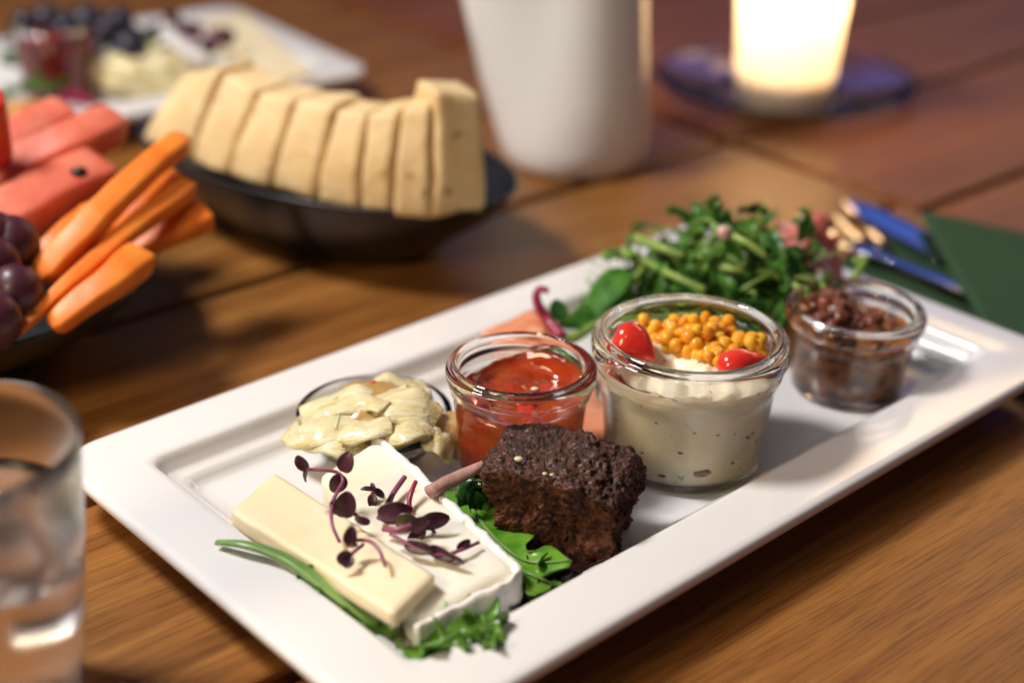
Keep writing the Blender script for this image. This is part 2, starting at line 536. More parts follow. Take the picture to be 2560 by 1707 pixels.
def box_grid(sx, sy, sz, n=(8, 8, 8)):
    """a closed box surface with a grid on each side, centred in x and y, from z=0 up"""
    bm = bmesh.new()
    nx, ny, nz = n
    vd = {}
    def v(i, j, k):
        key = (i, j, k)
        if key not in vd:
            vd[key] = bm.verts.new((sx * (i / nx - 0.5), sy * (j / ny - 0.5), sz * k / nz))
        return vd[key]
    for i in range(nx):
        for j in range(ny):
            bm.faces.new((v(i, j, 0), v(i, j + 1, 0), v(i + 1, j + 1, 0), v(i + 1, j, 0)))
            bm.faces.new((v(i, j, nz), v(i + 1, j, nz), v(i + 1, j + 1, nz), v(i, j + 1, nz)))
    for i in range(nx):
        for k in range(nz):
            bm.faces.new((v(i, 0, k), v(i + 1, 0, k), v(i + 1, 0, k + 1), v(i, 0, k + 1)))
            bm.faces.new((v(i, ny, k), v(i, ny, k + 1), v(i + 1, ny, k + 1), v(i + 1, ny, k)))
    for j in range(ny):
        for k in range(nz):
            bm.faces.new((v(0, j, k), v(0, j, k + 1), v(0, j + 1, k + 1), v(0, j + 1, k)))
            bm.faces.new((v(nx, j, k), v(nx, j + 1, k), v(nx, j + 1, k + 1), v(nx, j, k + 1)))
    bm.verts.ensure_lookup_table()
    bm.verts.index_update()
    V = [x.co.copy() for x in bm.verts]
    F = [tuple(x.index for x in f.verts) for f in bm.faces]
    bm.free()
    return V, F

def round_box(V, sx, sy, sz, r):
    """pull the corners of a box_grid in to a radius r"""
    out = []
    for p in V:
        q = Vector((max(-sx / 2 + r, min(sx / 2 - r, p.x)), max(-sy / 2 + r, min(sy / 2 - r, p.y)), max(r, min(sz - r, p.z))))
        d = p - q
        if d.length > r and d.length > 0:
            d = d.normalized() * r
        out.append(q + d)
    return out

def blob(c, r, sub=3, amp=0.15, fr=1.0, seed=0.0, sc_=(1, 1, 1)):
    bm = bmesh.new()
    bmesh.ops.create_icosphere(bm, subdivisions=sub, radius=1.0)
    V = []
    for v in bm.verts:
        p = v.co.copy()
        k = 1 + amp * noise.noise(p * fr + Vector((seed, seed * 1.7, -seed)))+ amp * 0.5 * noise.noise(p * fr * 2.3 + Vector((-seed, seed, 3)))
        V.append(Vector(c) + Vector((p.x * sc_[0], p.y * sc_[1], p.z * sc_[2])) * (r * k))
    F = [tuple(v.index for v in f.verts) for f in bm.faces]
    bm.free()
    return V, F

def quad_prism(top, thick, n=(14, 8, 4), r=0.0012, lump=0.0004, fr=90, bottom=None):
    """slab under four top corners (a,b,c,d going round), with a grid, soft edges and small lumps"""
    a, b, c, d = [Vector(p) for p in top]
    th = thick if hasattr(thick, '__len__') else (thick,) * 4
    V, F = box_grid(1, 1, 1, n)
    L = ((b - a).length + (c - d).length) / 2
    W = ((d - a).length + (c - b).length) / 2
    H = sum(th) / 4
    S = [Vector((p.x * L, p.y * W, p.z * H)) for p in V]
    S = round_box(S, L, W, H, r)
    out = []
    for p in S:
        s, t, h = p.x / L + 0.5, p.y / W + 0.5, p.z / H
        T = a.lerp(b, s).lerp(d.lerp(c, s), t)
        k = (th[0] * (1 - s) + th[1] * s) * (1 - t) + (th[3] * (1 - s) + th[2] * s) * t
        q = T - Vector((0, 0, k * (1 - h)))
        q += noise.noise_vector(q * fr) * lump
        out.append(q)
    return out, F

# plate frame: u along its long side, v across
O = Vector((-0.0321, 0.3633, 0))
YAW = 0.7538
E1 = Vector((math.cos(YAW), math.sin(YAW), 0))
E2 = Vector((-math.sin(YAW), math.cos(YAW), 0))
def pl(u, v, z=0.0):
    return O + E1 * u + E2 * v + Vector((0, 0, z))

# ------------------------------------------------------------------ ground and table
gv = [(-6, -4, -0.74), (6, -4, -0.74), (6, 8, -0.74), (-6, 8, -0.74)]
g = mk('ground', gv, [(0, 1, 2, 3)], 'ground', smooth=False, origin=(0, 2, -0.74))
g['kind'] = 'structure'

TY = YAW - 0.035
tb = thing('wooden_table', (O + E1 * 0.59 + E2 * 0.36 + Vector((0, 0, -0.74))), 'slatted brown hardwood terrace table under all the dishes', 'table')
T1 = Vector((math.cos(TY), math.sin(TY), 0))
T2 = Vector((-math.sin(TY), math.cos(TY), 0))
TC = O + E1 * 0.594 + E2 * 0.362           # where two seams cross
def plank(u0, u1, v0, v1, m):
    L, W, H = u1 - u0, v1 - v0, 0.026
    V, F = box_grid(L, W, H, (2, 2, 2))
    bmv = [Vector(p) for p in V]
    me = bpy.data.meshes.new('plank')
    me.from_pydata([tuple(p) for p in bmv], [], F)
    me.materials.append(M[m])
    o = bpy.data.objects.new('plank', me)
    COL.objects.link(o)
    o.parent = tb
    c = TC + T1 * ((u0 + u1) / 2) + T2 * ((v0 + v1) / 2) + Vector((0, 0, -H - random.random() * 0.0004))
    o.location = c - ORG[tb]
    o.rotation_euler = (0, 0, TY)
    bv = o.modifiers.new('edge', 'BEVEL')
    bv.width = 0.003
    bv.segments = 2
    bv.limit_method = 'ANGLE'
    return o
PW, GAP = 0.1515, 0.0075
SEAMS = [-0.87, -0.70, -0.535, -0.303] + [PW * i for i in range(-1, 8)]
for lo, hi in zip(SEAMS[:-1], SEAMS[1:]):     # near leaf
    plank(-1.35, -0.004, lo + GAP / 2, hi - GAP / 2, 'wood_near' if hi < -0.1 else 'wood')
PW2 = 0.168
for i in range(-4, 7):                        # far leaf
    v1 = PW2 * i - GAP / 2
    plank(0.004, 1.05, v1 - PW2 + GAP, v1, 'wood_far')
for (u, v) in ((-1.2, -0.62), (-1.2, 0.98), (0.9, -0.62), (0.9, 0.98)):
    V, F = box_grid(0.07, 0.07, 0.66, (1, 1, 1))
    c = TC + T1 * u + T2 * v + Vector((0, 0, -0.74))
    mk('leg', [p + c for p in V], F, 'wood', tb, smooth=False)
for u in (-1.2, -0.45, 0.12, 0.9):
    V, F = box_grid(0.06, 1.75, 0.05, (1, 1, 1))
    c = TC + T1 * u + T2 * 0.18 + Vector((0, 0, -0.0785))
    R = Matrix.Rotation(TY, 4, 'Z')
    mk('crossbar', [R @ p + c for p in V], F, 'wood', tb, smooth=False)

# ------------------------------------------------------------------ platters
def rrect(L, W, inset, r, z, n=10):
    out = []
    x0, y0, x1, y1 = inset, inset, L - inset, W - inset
    for cx, cy, a0 in ((x1 - r, y0 + r, -90), (x1 - r, y1 - r, 0), (x0 + r, y1 - r, 90), (x0 + r, y0 + r, 180)):
        for i in range(n + 1):
            a = math.radians(a0 + 90 * i / n)
            out.append(Vector((cx + r * math.cos(a), cy + r * math.sin(a), z)))
    return out

PL, PWD = 0.4231, 0.2363
FLOOR = 0.010
def platter_mesh():
    prof = [(0.052, 0.0030), (0.047, 0.0008), (0.040, 0.0008), (0.036, 0.0030), (0.030, 0.0085), (0.012, 0.0165), (0.004, 0.0182), (0.0012, 0.0190),
            (0.0002, 0.0205), (0.0, 0.0225), (0.0004, 0.0240), (0.0018, 0.0250), (0.0045, 0.0252), (0.016, 0.0250), (0.0265, 0.0249), (0.0290, 0.0246),
            (0.0302, 0.0236), (0.0312, 0.0215), (0.0330, 0.0178), (0.0345, 0.0164), (0.0372, 0.0158), (0.0392, 0.0150), (0.0405, 0.0130), (0.0422, 0.0112),
            (0.0445, 0.0103), (0.050, 0.0100), (0.07, FLOOR)]
    V, F = [], []
    n = None
    for ins, z in prof:
        r = max(0.021 - ins * 0.55, 0.007)
        ring = rrect(PL, PWD, ins, r, z)
        n = len(ring)
        V += ring
    for j in range(len(prof) - 1):
        for i in range(n):
            i2 = (i + 1) % n
            F.append((j * n + i, j * n + i2, (j + 1) * n + i2, (j + 1) * n + i))
    F.append(tuple(range((len(prof) - 1) * n, len(prof) * n)))
    F.append(tuple(reversed(range(n))))
    return V, F
V, F = platter_mesh()
platter = mk('serving_platter', V, F, 'plate', origin=(0, 0, 0), auto=50)
platter.location = O
platter.rotation_euler = (0, 0, YAW)
tag(platter, 'white rectangular platter carrying cheese, brown cake and three filled jars', 'platter')
P2C = (-0.1100, 1.1082, 0.0250)
Y2 = YAW - 0.11
f1 = Vector((math.cos(Y2), math.sin(Y2), 0))
f2 = Vector((-math.sin(Y2), math.cos(Y2), 0))
p2 = platter.copy()
COL.objects.link(p2)
p2.location = Vector((P2C[0], P2C[1], 0)) - f1 * PL
p2.rotation_euler = (0, 0, Y2)
tag(p2, 'white rectangular platter of blurred food behind the carrot sticks and bread bowl', 'platter')

# ------------------------------------------------------------------ glass jars
def jar(loc, R, H, label, base=0.80, group='preserving jars on the platter'):
    """H is the height of the middle of the rim bead over the jar's foot"""
    w = 0.0022
    k = R / 0.034
    rb, rt = R * base, R * 0.895
    pr = [(0.0008, 0.0), (rb - 0.004, 0.0), (rb - 0.0012, 0.0007), (rb, 0.0022), (rb + (rt - rb) * 0.5, H * 0.45), (rt, H - 0.0130 * k), (rt + 0.0006, H - 0.0112 * k),
          (R * 0.935, H - 0.0100 * k), (R * 0.945, H - 0.0086 * k), (R * 0.932, H - 0.0072 * k), (R * 0.935, H - 0.0062 * k), (R * 0.965, H - 0.0054 * k), (R * 0.990, H - 0.0038 * k), (R, H - 0.0016 * k),
          (R * 0.995, H + 0.0006 * k), (R * 0.975, H + 0.0018 * k), (R * 0.945, H + 0.0018 * k), (R * 0.928, H + 0.0014 * k), (R * 0.915, H + 0.0024 * k), (R * 0.893, H + 0.0036 * k), (R * 0.868, H + 0.0038 * k),
          (R * 0.845, H + 0.0028 * k), (R * 0.832, H + 0.0008 * k), (R * 0.826, H - 0.0030 * k), (rt - w, H - 0.0085 * k), (rt - w, H - 0.0125 * k), (rb + (rt - rb) * 0.5 - w, H * 0.45), (rb - w, 0.0075), (rb - w - 0.003, 0.0050), (0.0008, 0.0042)]
    V, F = lathe(pr, 96, loc, True)
    o = mk('glass_jar', V, F, 'glass', origin=loc)
    return tag(o, label, 'jar', group), (rb - w, rt - w)

def filling(loc, R, H, rr, level, m, name, label, cat, rel=0.0, bumps=0.0, seed=0.0, group=None, hfun=None, n=96, rings=26):
    """contents of a jar: touches the glass wall, top surface uneven"""
    rb, rt = rr
    def rad(z):
        return rb + (rt - rb) * min(1, max(0, z / (H - 0.0065))) + 0.0004
    prof = [(0.0006, 0.0040), (rb - 0.003, 0.0047), (rb + 0.0003, 0.0074)]
    V, F = [], []
    for r, z in prof:
        for i in range(n):
            a = 2 * math.pi * i / n
            V.append(Vector((r * math.cos(a), r * math.sin(a), z)))
    def hz(x, y):
        h = level + bumps * noise.noise(Vector((x * 90 + seed, y * 90, seed))) + bumps * 0.5 * noise.noise(Vector((x * 260, y * 260 + seed, seed)))
        if hfun:
            h += hfun(x, y)
        return h
    rows = len(prof)
    for s in range(1, 7):                                      # wall
        for i in range(n):
            a = 2 * math.pi * i / n
            x, y = math.cos(a), math.sin(a)
            top = hz(x * rt, y * rt)
            z = 0.0074 + (top - 0.0074) * s / 6
            V.append(Vector((rad(z) * x, rad(z) * y, z)))
    rows += 6
    for s in range(1, rings):                                  # top
        f = 1 - s / rings
        for i in range(n):
            a = 2 * math.pi * i / n
            x, y = math.cos(a) * rt * f, math.sin(a) * rt * f
            V.append(Vector((x, y, hz(x, y) + 0.0008 * (f ** 8))))
    rows += rings - 1
    for j in range(rows - 1):
        for i in range(n):
            i2 = (i + 1) % n
            F.append((j * n + i, j * n + i2, (j + 1) * n + i2, (j + 1) * n + i))
    F.append(tuple(reversed(range(n))))
    F.append(tuple(range((rows - 1) * n, rows * n)))
    L = Vector(loc)
    return mk(name, [v + L for v in V], F, m, None, origin=loc), hz

FZ = FLOOR + 0.0003
# jar of red jelly
JA = (0.0042, 0.5567, FZ); RA = 0.0322; HA = 0.0611 - FZ - 0.001
_, rrA = jar(JA, RA, HA, 'small glass jar of red tomato jelly beside the brown cake')
def hA(x, y):
    a = math.atan2(y, x)
    r = math.hypot(x, y) / rrA[1]
    return 0.0085 * max(0, r - 0.86) / 0.14 * max(0, math.cos(a - math.radians(48))) ** 1.5
jel, hz = filling(JA, RA, HA, rrA, HA - 0.0118, 'jelly', 'tomato_jelly', '', '', bumps=0.0016, seed=2.2, hfun=hA)
tag(jel, 'translucent orange red jelly filling the small jar behind the brown cake', 'jelly')
for k, (x, y, h, r) in enumerate(((-0.016, -0.010, 0.003, 0.0050), (0.003, -0.012, -0.004, 0.0070), (0.012, 0.004, -0.0085, 0.0075), (-0.006, 0.006, -0.0085, 0.0070))):
    V, F = blob((JA[0] + x, JA[1] + y, JA[2] + hz(x, y) + h * 0.5), r, 3, 0.5, 1.6, k * 3.3, (1, 0.8, 0.55 + 0.25 * (k == 0)))
    mk('tomato_piece', V, F, 'jelly_bit', jel)
V, F = blob((JA[0] + 0.006, JA[1] + 0.002, JA[2] + hz(0.006, 0.002) + 0.0012), 0.0014, 2, 0.1, 1, 5, (1.3, 0.9, 0.6))
mk('seed', V, F, 'seed', jel)

# jar of herb cream
JB = (0.0768, 0.5722, FZ); RB = 0.0429; HB = 0.0685 - FZ - 0.001
_, rrB = jar(JB, RB, HB, 'large glass jar of pale herb cream topped with orange pearls', 0.815)
crm, hzB = filling(JB, RB, HB, rrB, HB - 0.0082, 'cream', 'herb_cream', '', '', bumps=0.0050, seed=4.4,
                   hfun=lambda x, y: 0.003 * math.exp(-((x - 0.004) ** 2 + (y - 0.008) ** 2) / 0.0004))
tag(crm, 'pale speckled herb cream filling the large jar under orange pearls', 'cream')
for k, (z, a, w) in enumerate(((0.012, -82, 0.0040), (0.022, -98, 0.0016), (0.031, -75, 0.0014), (0.015, -60, 0.0016), (0.035, -115, 0.0015), (0.026, -50, 0.0018), (0.009, -110, 0.0018), (0.018, -125, 0.0014))):
    a = math.radians(a)
    rr = rrB[0] + (rrB[1] - rrB[0]) * z / HB + 0.0002
    V, F = blob((JB[0] + rr * math.cos(a), JB[1] + rr * math.sin(a), JB[2] + z), w, 2, 0.3, 2, k, (1, 0.35, 0.45))
    mk('herb_fleck', V, F, 'cucumber_skin' if k % 2 else 'relish_low', crm)

def inpoly(x, y, P):
    r = False
    for i in range(len(P)):
        (x1, y1), (x2, y2) = P[i][:2], P[i - 1][:2]
        if (y1 > y) != (y2 > y) and x < (x2 - x1) * (y - y1) / (y2 - y1) + x1:
            r = not r
    return r
PZ = 0.0565
polys = [[(0.0590, 0.6007, 0.0630), (0.0688, 0.6004, 0.0630), (0.0846, 0.6030, 0.0630), (0.0974, 0.5953, 0.0630), (0.0997, 0.5833, 0.0630), (0.0954, 0.5714, 0.0630), (0.0871, 0.5560, 0.0630), (0.0818, 0.5577, 0.0630), (0.0774, 0.5688, 0.0630), (0.0682, 0.5712, 0.0630), (0.0617, 0.5834, 0.0630)],
         [(0.0522, 0.6003, 0.0630), (0.0587, 0.6016, 0.0630), (0.0599, 0.5915, 0.0630), (0.0529, 0.5902, 0.0630)],
         [(0.1022, 0.5843, 0.0630), (0.1093, 0.5838, 0.0630), (0.1103, 0.5742, 0.0630), (0.1027, 0.5738, 0.0630)]]
V, F = blob((0, 0, 0), 0.0034, 2, 0.03, 1, 0)
pm = bpy.data.meshes.new('orange_pearl')
pm.from_pydata([tuple(v) for v in V], [], F)
pm.polygons.foreach_set('use_smooth', [True] * len(pm.polygons))
pm.materials.append(M['pearl'])
placed = []
rnd = random.Random(11)
for P in polys:
    xs = [p[0] for p in P]; ys = [p[1] for p in P]
    for tr in range(2600):
        x, y = rnd.uniform(min(xs), max(xs)), rnd.uniform(min(ys), max(ys))
        if not inpoly(x, y, P):
            continue
        lx, ly = x - JB[0], y - JB[1]
        if math.hypot(lx, ly) > rrB[1] - 0.003:
            continue
        z = JB[2] + hzB(lx, ly) + 0.0012
        if tr > 1300:
            z += 0.0034
        q = Vector((x, y, z))
        if any((q - s).length < 0.0041 for s in placed):
            continue
        if tr > 1300 and sum((q - s).length < 0.0068 for s in placed) < 3:
            continue
        placed.append(q)
        o = inst('orange_pearl', pm, None, q, None, rnd.uniform(0.68, 1.12))
        tag(o, 'small glossy orange pearl heaped on the pale herb cream', 'pearl', 'orange pearls on the herb cream')

def teardrop(c, d, L, r, m, name, label):
    d = Vector(d).normalized()
    def R(t):
        return r * (math.sin(math.pi * min(1, (t * 1.02) ** 0.62)) ** 0.75) * (1 - 0.25 * t) + 0.0003
    P = [Vector(c) + d * (L * (s - 0.5)) + Vector((0, 0, 0.0012 * math.sin(s * 3.1))) for s in (0, 0.33, 0.66, 1.0)]
    V, F = tube(P, R, 24, 10, wob=0.06)
    o = mk(name, V, F, m)
    return tag(o, label, 'pepper')
pk = (0.0531, 0.5651, 0.0655)
teardrop(pk, (0.75, -0.60, -0.12), 0.0190, 0.0108, 'pepper', 'red_pepper_drop', 'round bright red pepper drop pressed against the glass left of orange pearls')
pk = (0.0985, 0.5567, 0.0640)
teardrop(pk, (0.95, 0.28, 0.10), 0.0250, 0.0072, 'pepper', 'red_pepper_drop', 'pointed red pepper drop lying below the orange pearls on cream')

# jar of brown relish
JC = (0.163, 0.6409, FZ); RC = 0.0333; HC = 0.0521 - FZ - 0.001
_, rrC = jar(JC, RC, HC, 'small glass jar of brown meat relish under the pea shoots')
rel, hzC = filling(JC, RC, HC, rrC, 0.028, 'relish_low', 'meat_relish', '', '', bumps=0.004, seed=8.0,
                   hfun=lambda x, y: 0.010 * max(0, (-x * 0.9 + y * 0.1) / 0.03) + 0.004)
tag(rel, 'chunky brown meat relish half filling the small jar', 'relish')
rnd = random.Random(3)
for k in range(46):
    a, q = rnd.uniform(0, 6.28), math.sqrt(rnd.random()) * 0.0205
    x, y = -0.006 + q * math.cos(a), 0.003 + q * math.sin(a) * 0.9
    if math.hypot(x, y) > 0.0235:
        continue
    h = hzC(x, y) + 0.011 * max(0, 1 - (math.hypot(x + 0.005, y - 0.003) / 0.021) ** 2) * rnd.uniform(0.5, 1.0)
    V, F = blob((JC[0] + x, JC[1] + y, JC[2] + h), rnd.uniform(0.0028, 0.0046), 2, 0.5, 1.5, k * 1.9, (1, 1, 0.8))
    mk('meat_piece', V, F, 'meat' if k % 3 else 'relish', rel)

# ------------------------------------------------------------------ artichoke in a small glass dish
DC = (-0.0596, 0.5693, 0.0103)
def dish(loc, label):
    pr = [(0.0008, 0), (0.019, 0), (0.021, 0.0008), (0.0245, 0.006), (0.0295, 0.014), (0.0325, 0.021), (0.0342, 0.0265), (0.0340, 0.0280), (0.0328, 0.0283), (0.0318, 0.0270),
          (0.0302, 0.021), (0.0272, 0.0145), (0.0222, 0.0072), (0.018, 0.0042), (0.0008, 0.0040)]
    V, F = lathe([(r * 1.0, z * 0.74) for r, z in pr], 80, loc, True)
    return tag(mk('glass_dish', V, F, 'glass', origin=loc), label, 'dish')
dish(DC, 'small clear glass dish holding the artichoke behind the cheese')
DCv = Vector(DC)
art = thing('artichoke_heart', DCv + Vector((0, 0, 0.006)), 'glossy pale yellow marinated artichoke heart heaped in the small glass dish', 'artichoke')
V, F = blob(DCv + Vector((0.001, 0, 0.018)), 0.0225, 4, 0.16, 1.8, 3.0, (1.08, 1.0, 0.60))
mk('heart', V, F, 'artichoke_base', art)
def petal(P, w, seed, m='artichoke', thick=0.0016, cup=-0.16, ruf=0.0012):
    V, F = sheet(P, lambda t: w * (0.62 + 0.42 * math.sin(math.pi * min(1, 0.12 + t * 0.72))), (0, -0.35, 1), 26, 12, cup, ruf, 3.0, 0.10, 2.3, seed, thick)
    mk('petal', V, F, m, art)
petal([(-0.0935, 0.5585, 0.0285), (-0.0842, 0.5533, 0.0335), (-0.0727, 0.5516, 0.0365)], 0.0075, 9.0)
petal([(-0.0809, 0.5576, 0.0365), (-0.0697, 0.5585, 0.0395), (-0.0602, 0.5573, 0.0415), (-0.0532, 0.5520, 0.0415)], 0.0050, 10.0)
petal([(-0.0535, 0.5674, 0.0415), (-0.0456, 0.5622, 0.0435), (-0.0345, 0.5643, 0.0405)], 0.0060, 11.0)
petal([(-0.0716, 0.5411, 0.0345), (-0.0622, 0.5400, 0.0375), (-0.0496, 0.5426, 0.0395)], 0.0052, 12.0)
petal([(-0.0361, 0.5445, 0.0335), (-0.0295, 0.5428, 0.0315), (-0.0240, 0.5441, 0.0255)], 0.0068, 13.0)
petal([(-0.0948, 0.5576, 0.0275), (-0.0816, 0.5478, 0.0335), (-0.0691, 0.5524, 0.0355), (-0.0561, 0.5531, 0.0365)], 0.0100, 1.0)
petal([(-0.0914, 0.5637, 0.0295), (-0.0778, 0.5635, 0.0365), (-0.0645, 0.5627, 0.0395), (-0.0515, 0.5650, 0.0375)], 0.0090, 2.0)
petal([(-0.0718, 0.5773, 0.0345), (-0.0598, 0.5735, 0.0395), (-0.0484, 0.5745, 0.0395), (-0.0374, 0.5812, 0.0355)], 0.0085, 3.0)
petal([(-0.0605, 0.5609, 0.0395), (-0.0479, 0.5561, 0.0425), (-0.0375, 0.5526, 0.0405), (-0.0310, 0.5522, 0.0345)], 0.0105, 4.0)
petal([(-0.0335, 0.5484, 0.0345), (-0.0422, 0.5410, 0.0375), (-0.0504, 0.5403, 0.0345), (-0.0572, 0.5428, 0.0275)], 0.0062, 5.0, thick=0.003)
petal([(-0.0305, 0.5615, 0.0335), (-0.0255, 0.5555, 0.0295), (-0.0226, 0.5529, 0.0235), (-0.0234, 0.5520, 0.0175)], 0.0085, 6.0, 'artichoke_base')
petal([(-0.0880, 0.5523, 0.0275), (-0.0755, 0.5424, 0.0315), (-0.0662, 0.5409, 0.0305), (-0.0591, 0.5425, 0.0255)], 0.0075, 8.0)
for k, (p, r) in enumerate((((-0.0318, 0.5613, 0.0390), 0.0012), ((-0.0604, 0.5758, 0.0415), 0.0010))):
    V, F = blob(p, r, 2, 0.3, 2, k)
    mk('red_pepper_bit', V, F, 'pepper', art)

# ------------------------------------------------------------------ lettuce under the cheese
lt = thing('lettuce_leaf', (-0.0419, 0.4436, 0.0105), 'curly green salad leaf with long pale stem under the cheese slices', 'lettuce')
V, F = tube([(-0.1105, 0.4709, 0.0275), (-0.0993, 0.4663, 0.0300), (-0.0854, 0.4612, 0.0290), (-0.0713, 0.4521, 0.0260), (-0.0576, 0.4434, 0.0210), (-0.0460, 0.4375, 0.0160)], [0.0016, 0.0022, 0.0026, 0.0030, 0.0030, 0.0026], 12, 6, 0.6)
mk('stem', V, F, 'lettuce_stem', lt)
def lfrill(P, w, seed, m='lettuce', ruf=0.0045, parent=lt, jag=0.55, jf=4.0, name='frill', fq=7.0, cup=0.2, up=(0, 0, 1)):
    V, F = sheet(P, lambda t: w * (0.35 + 0.75 * math.sin(math.pi * min(1, 0.1 + 0.85 * t))), up, 44, 14, cup, ruf, fq, jag, jf, seed, 0.0005)
    fr = mk(name, V, F, m, parent)
    rb = [Vector(p) + Vector((0, 0, 0.0006)) for p in P]
    mk('midrib', *tube(rb, [0.0011, 0.0008, 0.0004], 8, 6, 0.6), 'lettuce_stem' if m == 'lettuce' else m, fr)
lfrill([(-0.0768, 0.4561, 0.0240), (-0.0645, 0.4472, 0.0200), (-0.0526, 0.4398, 0.0170), (-0.0408, 0.4314, 0.0150)], 0.0085, 0.3)
lfrill([(-0.0315, 0.4331, 0.0140), (-0.0217, 0.4257, 0.0200), (-0.0126, 0.4310, 0.0210), (-0.0033, 0.4404, 0.0190)], 0.0125, 1.9)
lfrill([(-0.0357, 0.4267, 0.0140), (-0.0242, 0.4169, 0.0240), (-0.0153, 0.4207, 0.0260), (-0.0061, 0.4197, 0.0280)], 0.0085, 4.4, jf=5)
lfrill([(-0.0133, 0.4546, 0.0130), (-0.0080, 0.4350, 0.0220), (-0.0061, 0.4186, 0.0270), (-0.0074, 0.4138, 0.0260)], 0.0075, 2.4, jf=5)
lt2 = thing('lettuce_leaf', (0.0028, 0.4869, 0.0105), 'jagged green salad leaf between the white brie rind and the brown cake', 'lettuce')
lfrill([(-0.0217, 0.5347, 0.0130), (-0.0135, 0.5091, 0.0180), (-0.0043, 0.4878, 0.0200), (0.0077, 0.4707, 0.0220), (0.0240, 0.4657, 0.0260)], 0.0135, 0.8, parent=lt2, jf=3.0, jag=0.75, ruf=0.0018, fq=3, cup=0.05)
lfrill([(-0.0007, 0.4818, 0.0140), (0.0052, 0.4664, 0.0210), (0.0126, 0.4597, 0.0220), (0.0185, 0.4613, 0.0180)], 0.0110, 3.1, parent=lt2, jf=3, jag=0.75, ruf=0.0018, fq=3)
lfrill([(-0.0195, 0.5245, 0.0120), (-0.0147, 0.5158, 0.0220), (-0.0129, 0.5115, 0.0300), (-0.0138, 0.5117, 0.0340)], 0.0060, 5.1, 'lettuce_dark', parent=lt2, jf=4, jag=0.7, fq=9)
lfrill([(-0.0167, 0.5230, 0.0120), (-0.0120, 0.5158, 0.0200), (-0.0075, 0.5098, 0.0240), (-0.0030, 0.5051, 0.0240)], 0.0055, 6.2, 'lettuce_dark', parent=lt2, jf=4, jag=0.7, fq=9)
rl = thing('lettuce_leaf', (0.0130, 0.4675, 0.0103), 'dark red frilled salad leaf at the platter edge below the brown cake', 'lettuce')
lfrill([(-0.0052, 0.4569, 0.0115), (0.0046, 0.4580, 0.0140), (0.0162, 0.4653, 0.0140), (0.0300, 0.4793, 0.0125)], 0.0125, 0.4, 'red_lettuce', parent=rl, ruf=0.003, jf=6)
lfrill([(-0.0020, 0.4598, 0.0135), (0.0062, 0.4608, 0.0170), (0.0178, 0.4697, 0.0170), (0.0352, 0.4840, 0.0135)], 0.0100, 2.4, 'red_lettuce', parent=rl, ruf=0.003, jf=6)

# ------------------------------------------------------------------ cheese slices
top2 = [(-0.0556, 0.5388, 0.0350), (0.0030, 0.4585, 0.0275), (-0.0310, 0.4270, 0.0264), (-0.0766, 0.5146, 0.0315)]
ch2 = thing('brie_slice', (-0.0411, 0.4971, 0.0105), 'creamy brie slice with thick white rind under the plain cheese slice', 'cheese')
V, F = quad_prism(top2, (0.0243, 0.0168, 0.0157, 0.0208), (26, 14, 8), 0.0022, 0.0006, 70)
mk('paste', V, F, 'cheese_pale', ch2)
def rind(P, h, seed):
    pts = spline(P, 16)
    V, F = [], []
    n = len(pts)
    hn = 8
    for i, p in enumerate(pts):
        h = p.z - 0.0102
        Tn = (pts[min(i + 1, n - 1)] - pts[max(i - 1, 0)]).normalized()
        out = Vector((Tn.y, -Tn.x, 0)).normalized()
        for side in (0, 1):
            for k in range(hn + 1):
                z = k / hn
                edge = 0.0012 * (1 - math.sin(math.pi * (0.06 + 0.88 * z)))
                off = (0.0014 - edge) if side == 0 else -(0.0030 - edge * 1.4)
                q = p + out * off - Vector((0, 0, h * (1 - z) - 0.0009 - (0.0004 if side else 0) * z))
                q += noise.noise_vector(q * 150 + Vector((seed, 0, 0))) * 0.0010 + noise.noise_vector(q * 420) * 0.0004
                V.append(q)
    st = 2 * (hn + 1)
    for i in range(n - 1):
        for k in range(hn):
            a = i * st + k
            F.append((a, a + 1, a + st + 1, a + st))
            b = a + hn + 1
            F.append((b + st, b + st + 1, b + 1, b))
        a, b = i * st, i * st + hn + 1
        F.append((a, a + st, b + st, b))
        a, b = i * st + hn, i * st + 2 * hn + 1
        F.append((b, b + st, a + st, a))
    for i in (0, n - 1):
        for k in range(hn):
            a = i * st + k
            F.append((a, a + 1, a + hn + 2, a + hn + 1))
    return V, F
V, F = rind([(-0.0572, 0.5406, 0.0352), (-0.0367, 0.5131, 0.0327), (-0.0181, 0.4877, 0.0303), (-0.0041, 0.4685, 0.0284), (0.0028, 0.4588, 0.0275), (0.0005, 0.4505, 0.0273), (-0.0160, 0.4371, 0.0269), (-0.0323, 0.4233, 0.0264)], 0.0155, 1)
mk('rind', V, F, 'rind', ch2)['label'] = 'bumpy white mould rind'
top1 = [(-0.1101, 0.4955, 0.0262), (-0.0963, 0.5233, 0.0268), (-0.0258, 0.4439, 0.0342), (-0.0389, 0.4212, 0.0338)]
V, F = quad_prism([top1[0], top1[3], top1[2], top1[1]], (0.0080, 0.0072, 0.0072, 0.0080), (26, 14, 5), 0.0011, 0.0006, 60)
c1 = mk('cheese_slice', V, F, 'cheese')
tag(c1, 'plain yellow cheese slice without rind lying across the brie', 'cheese')

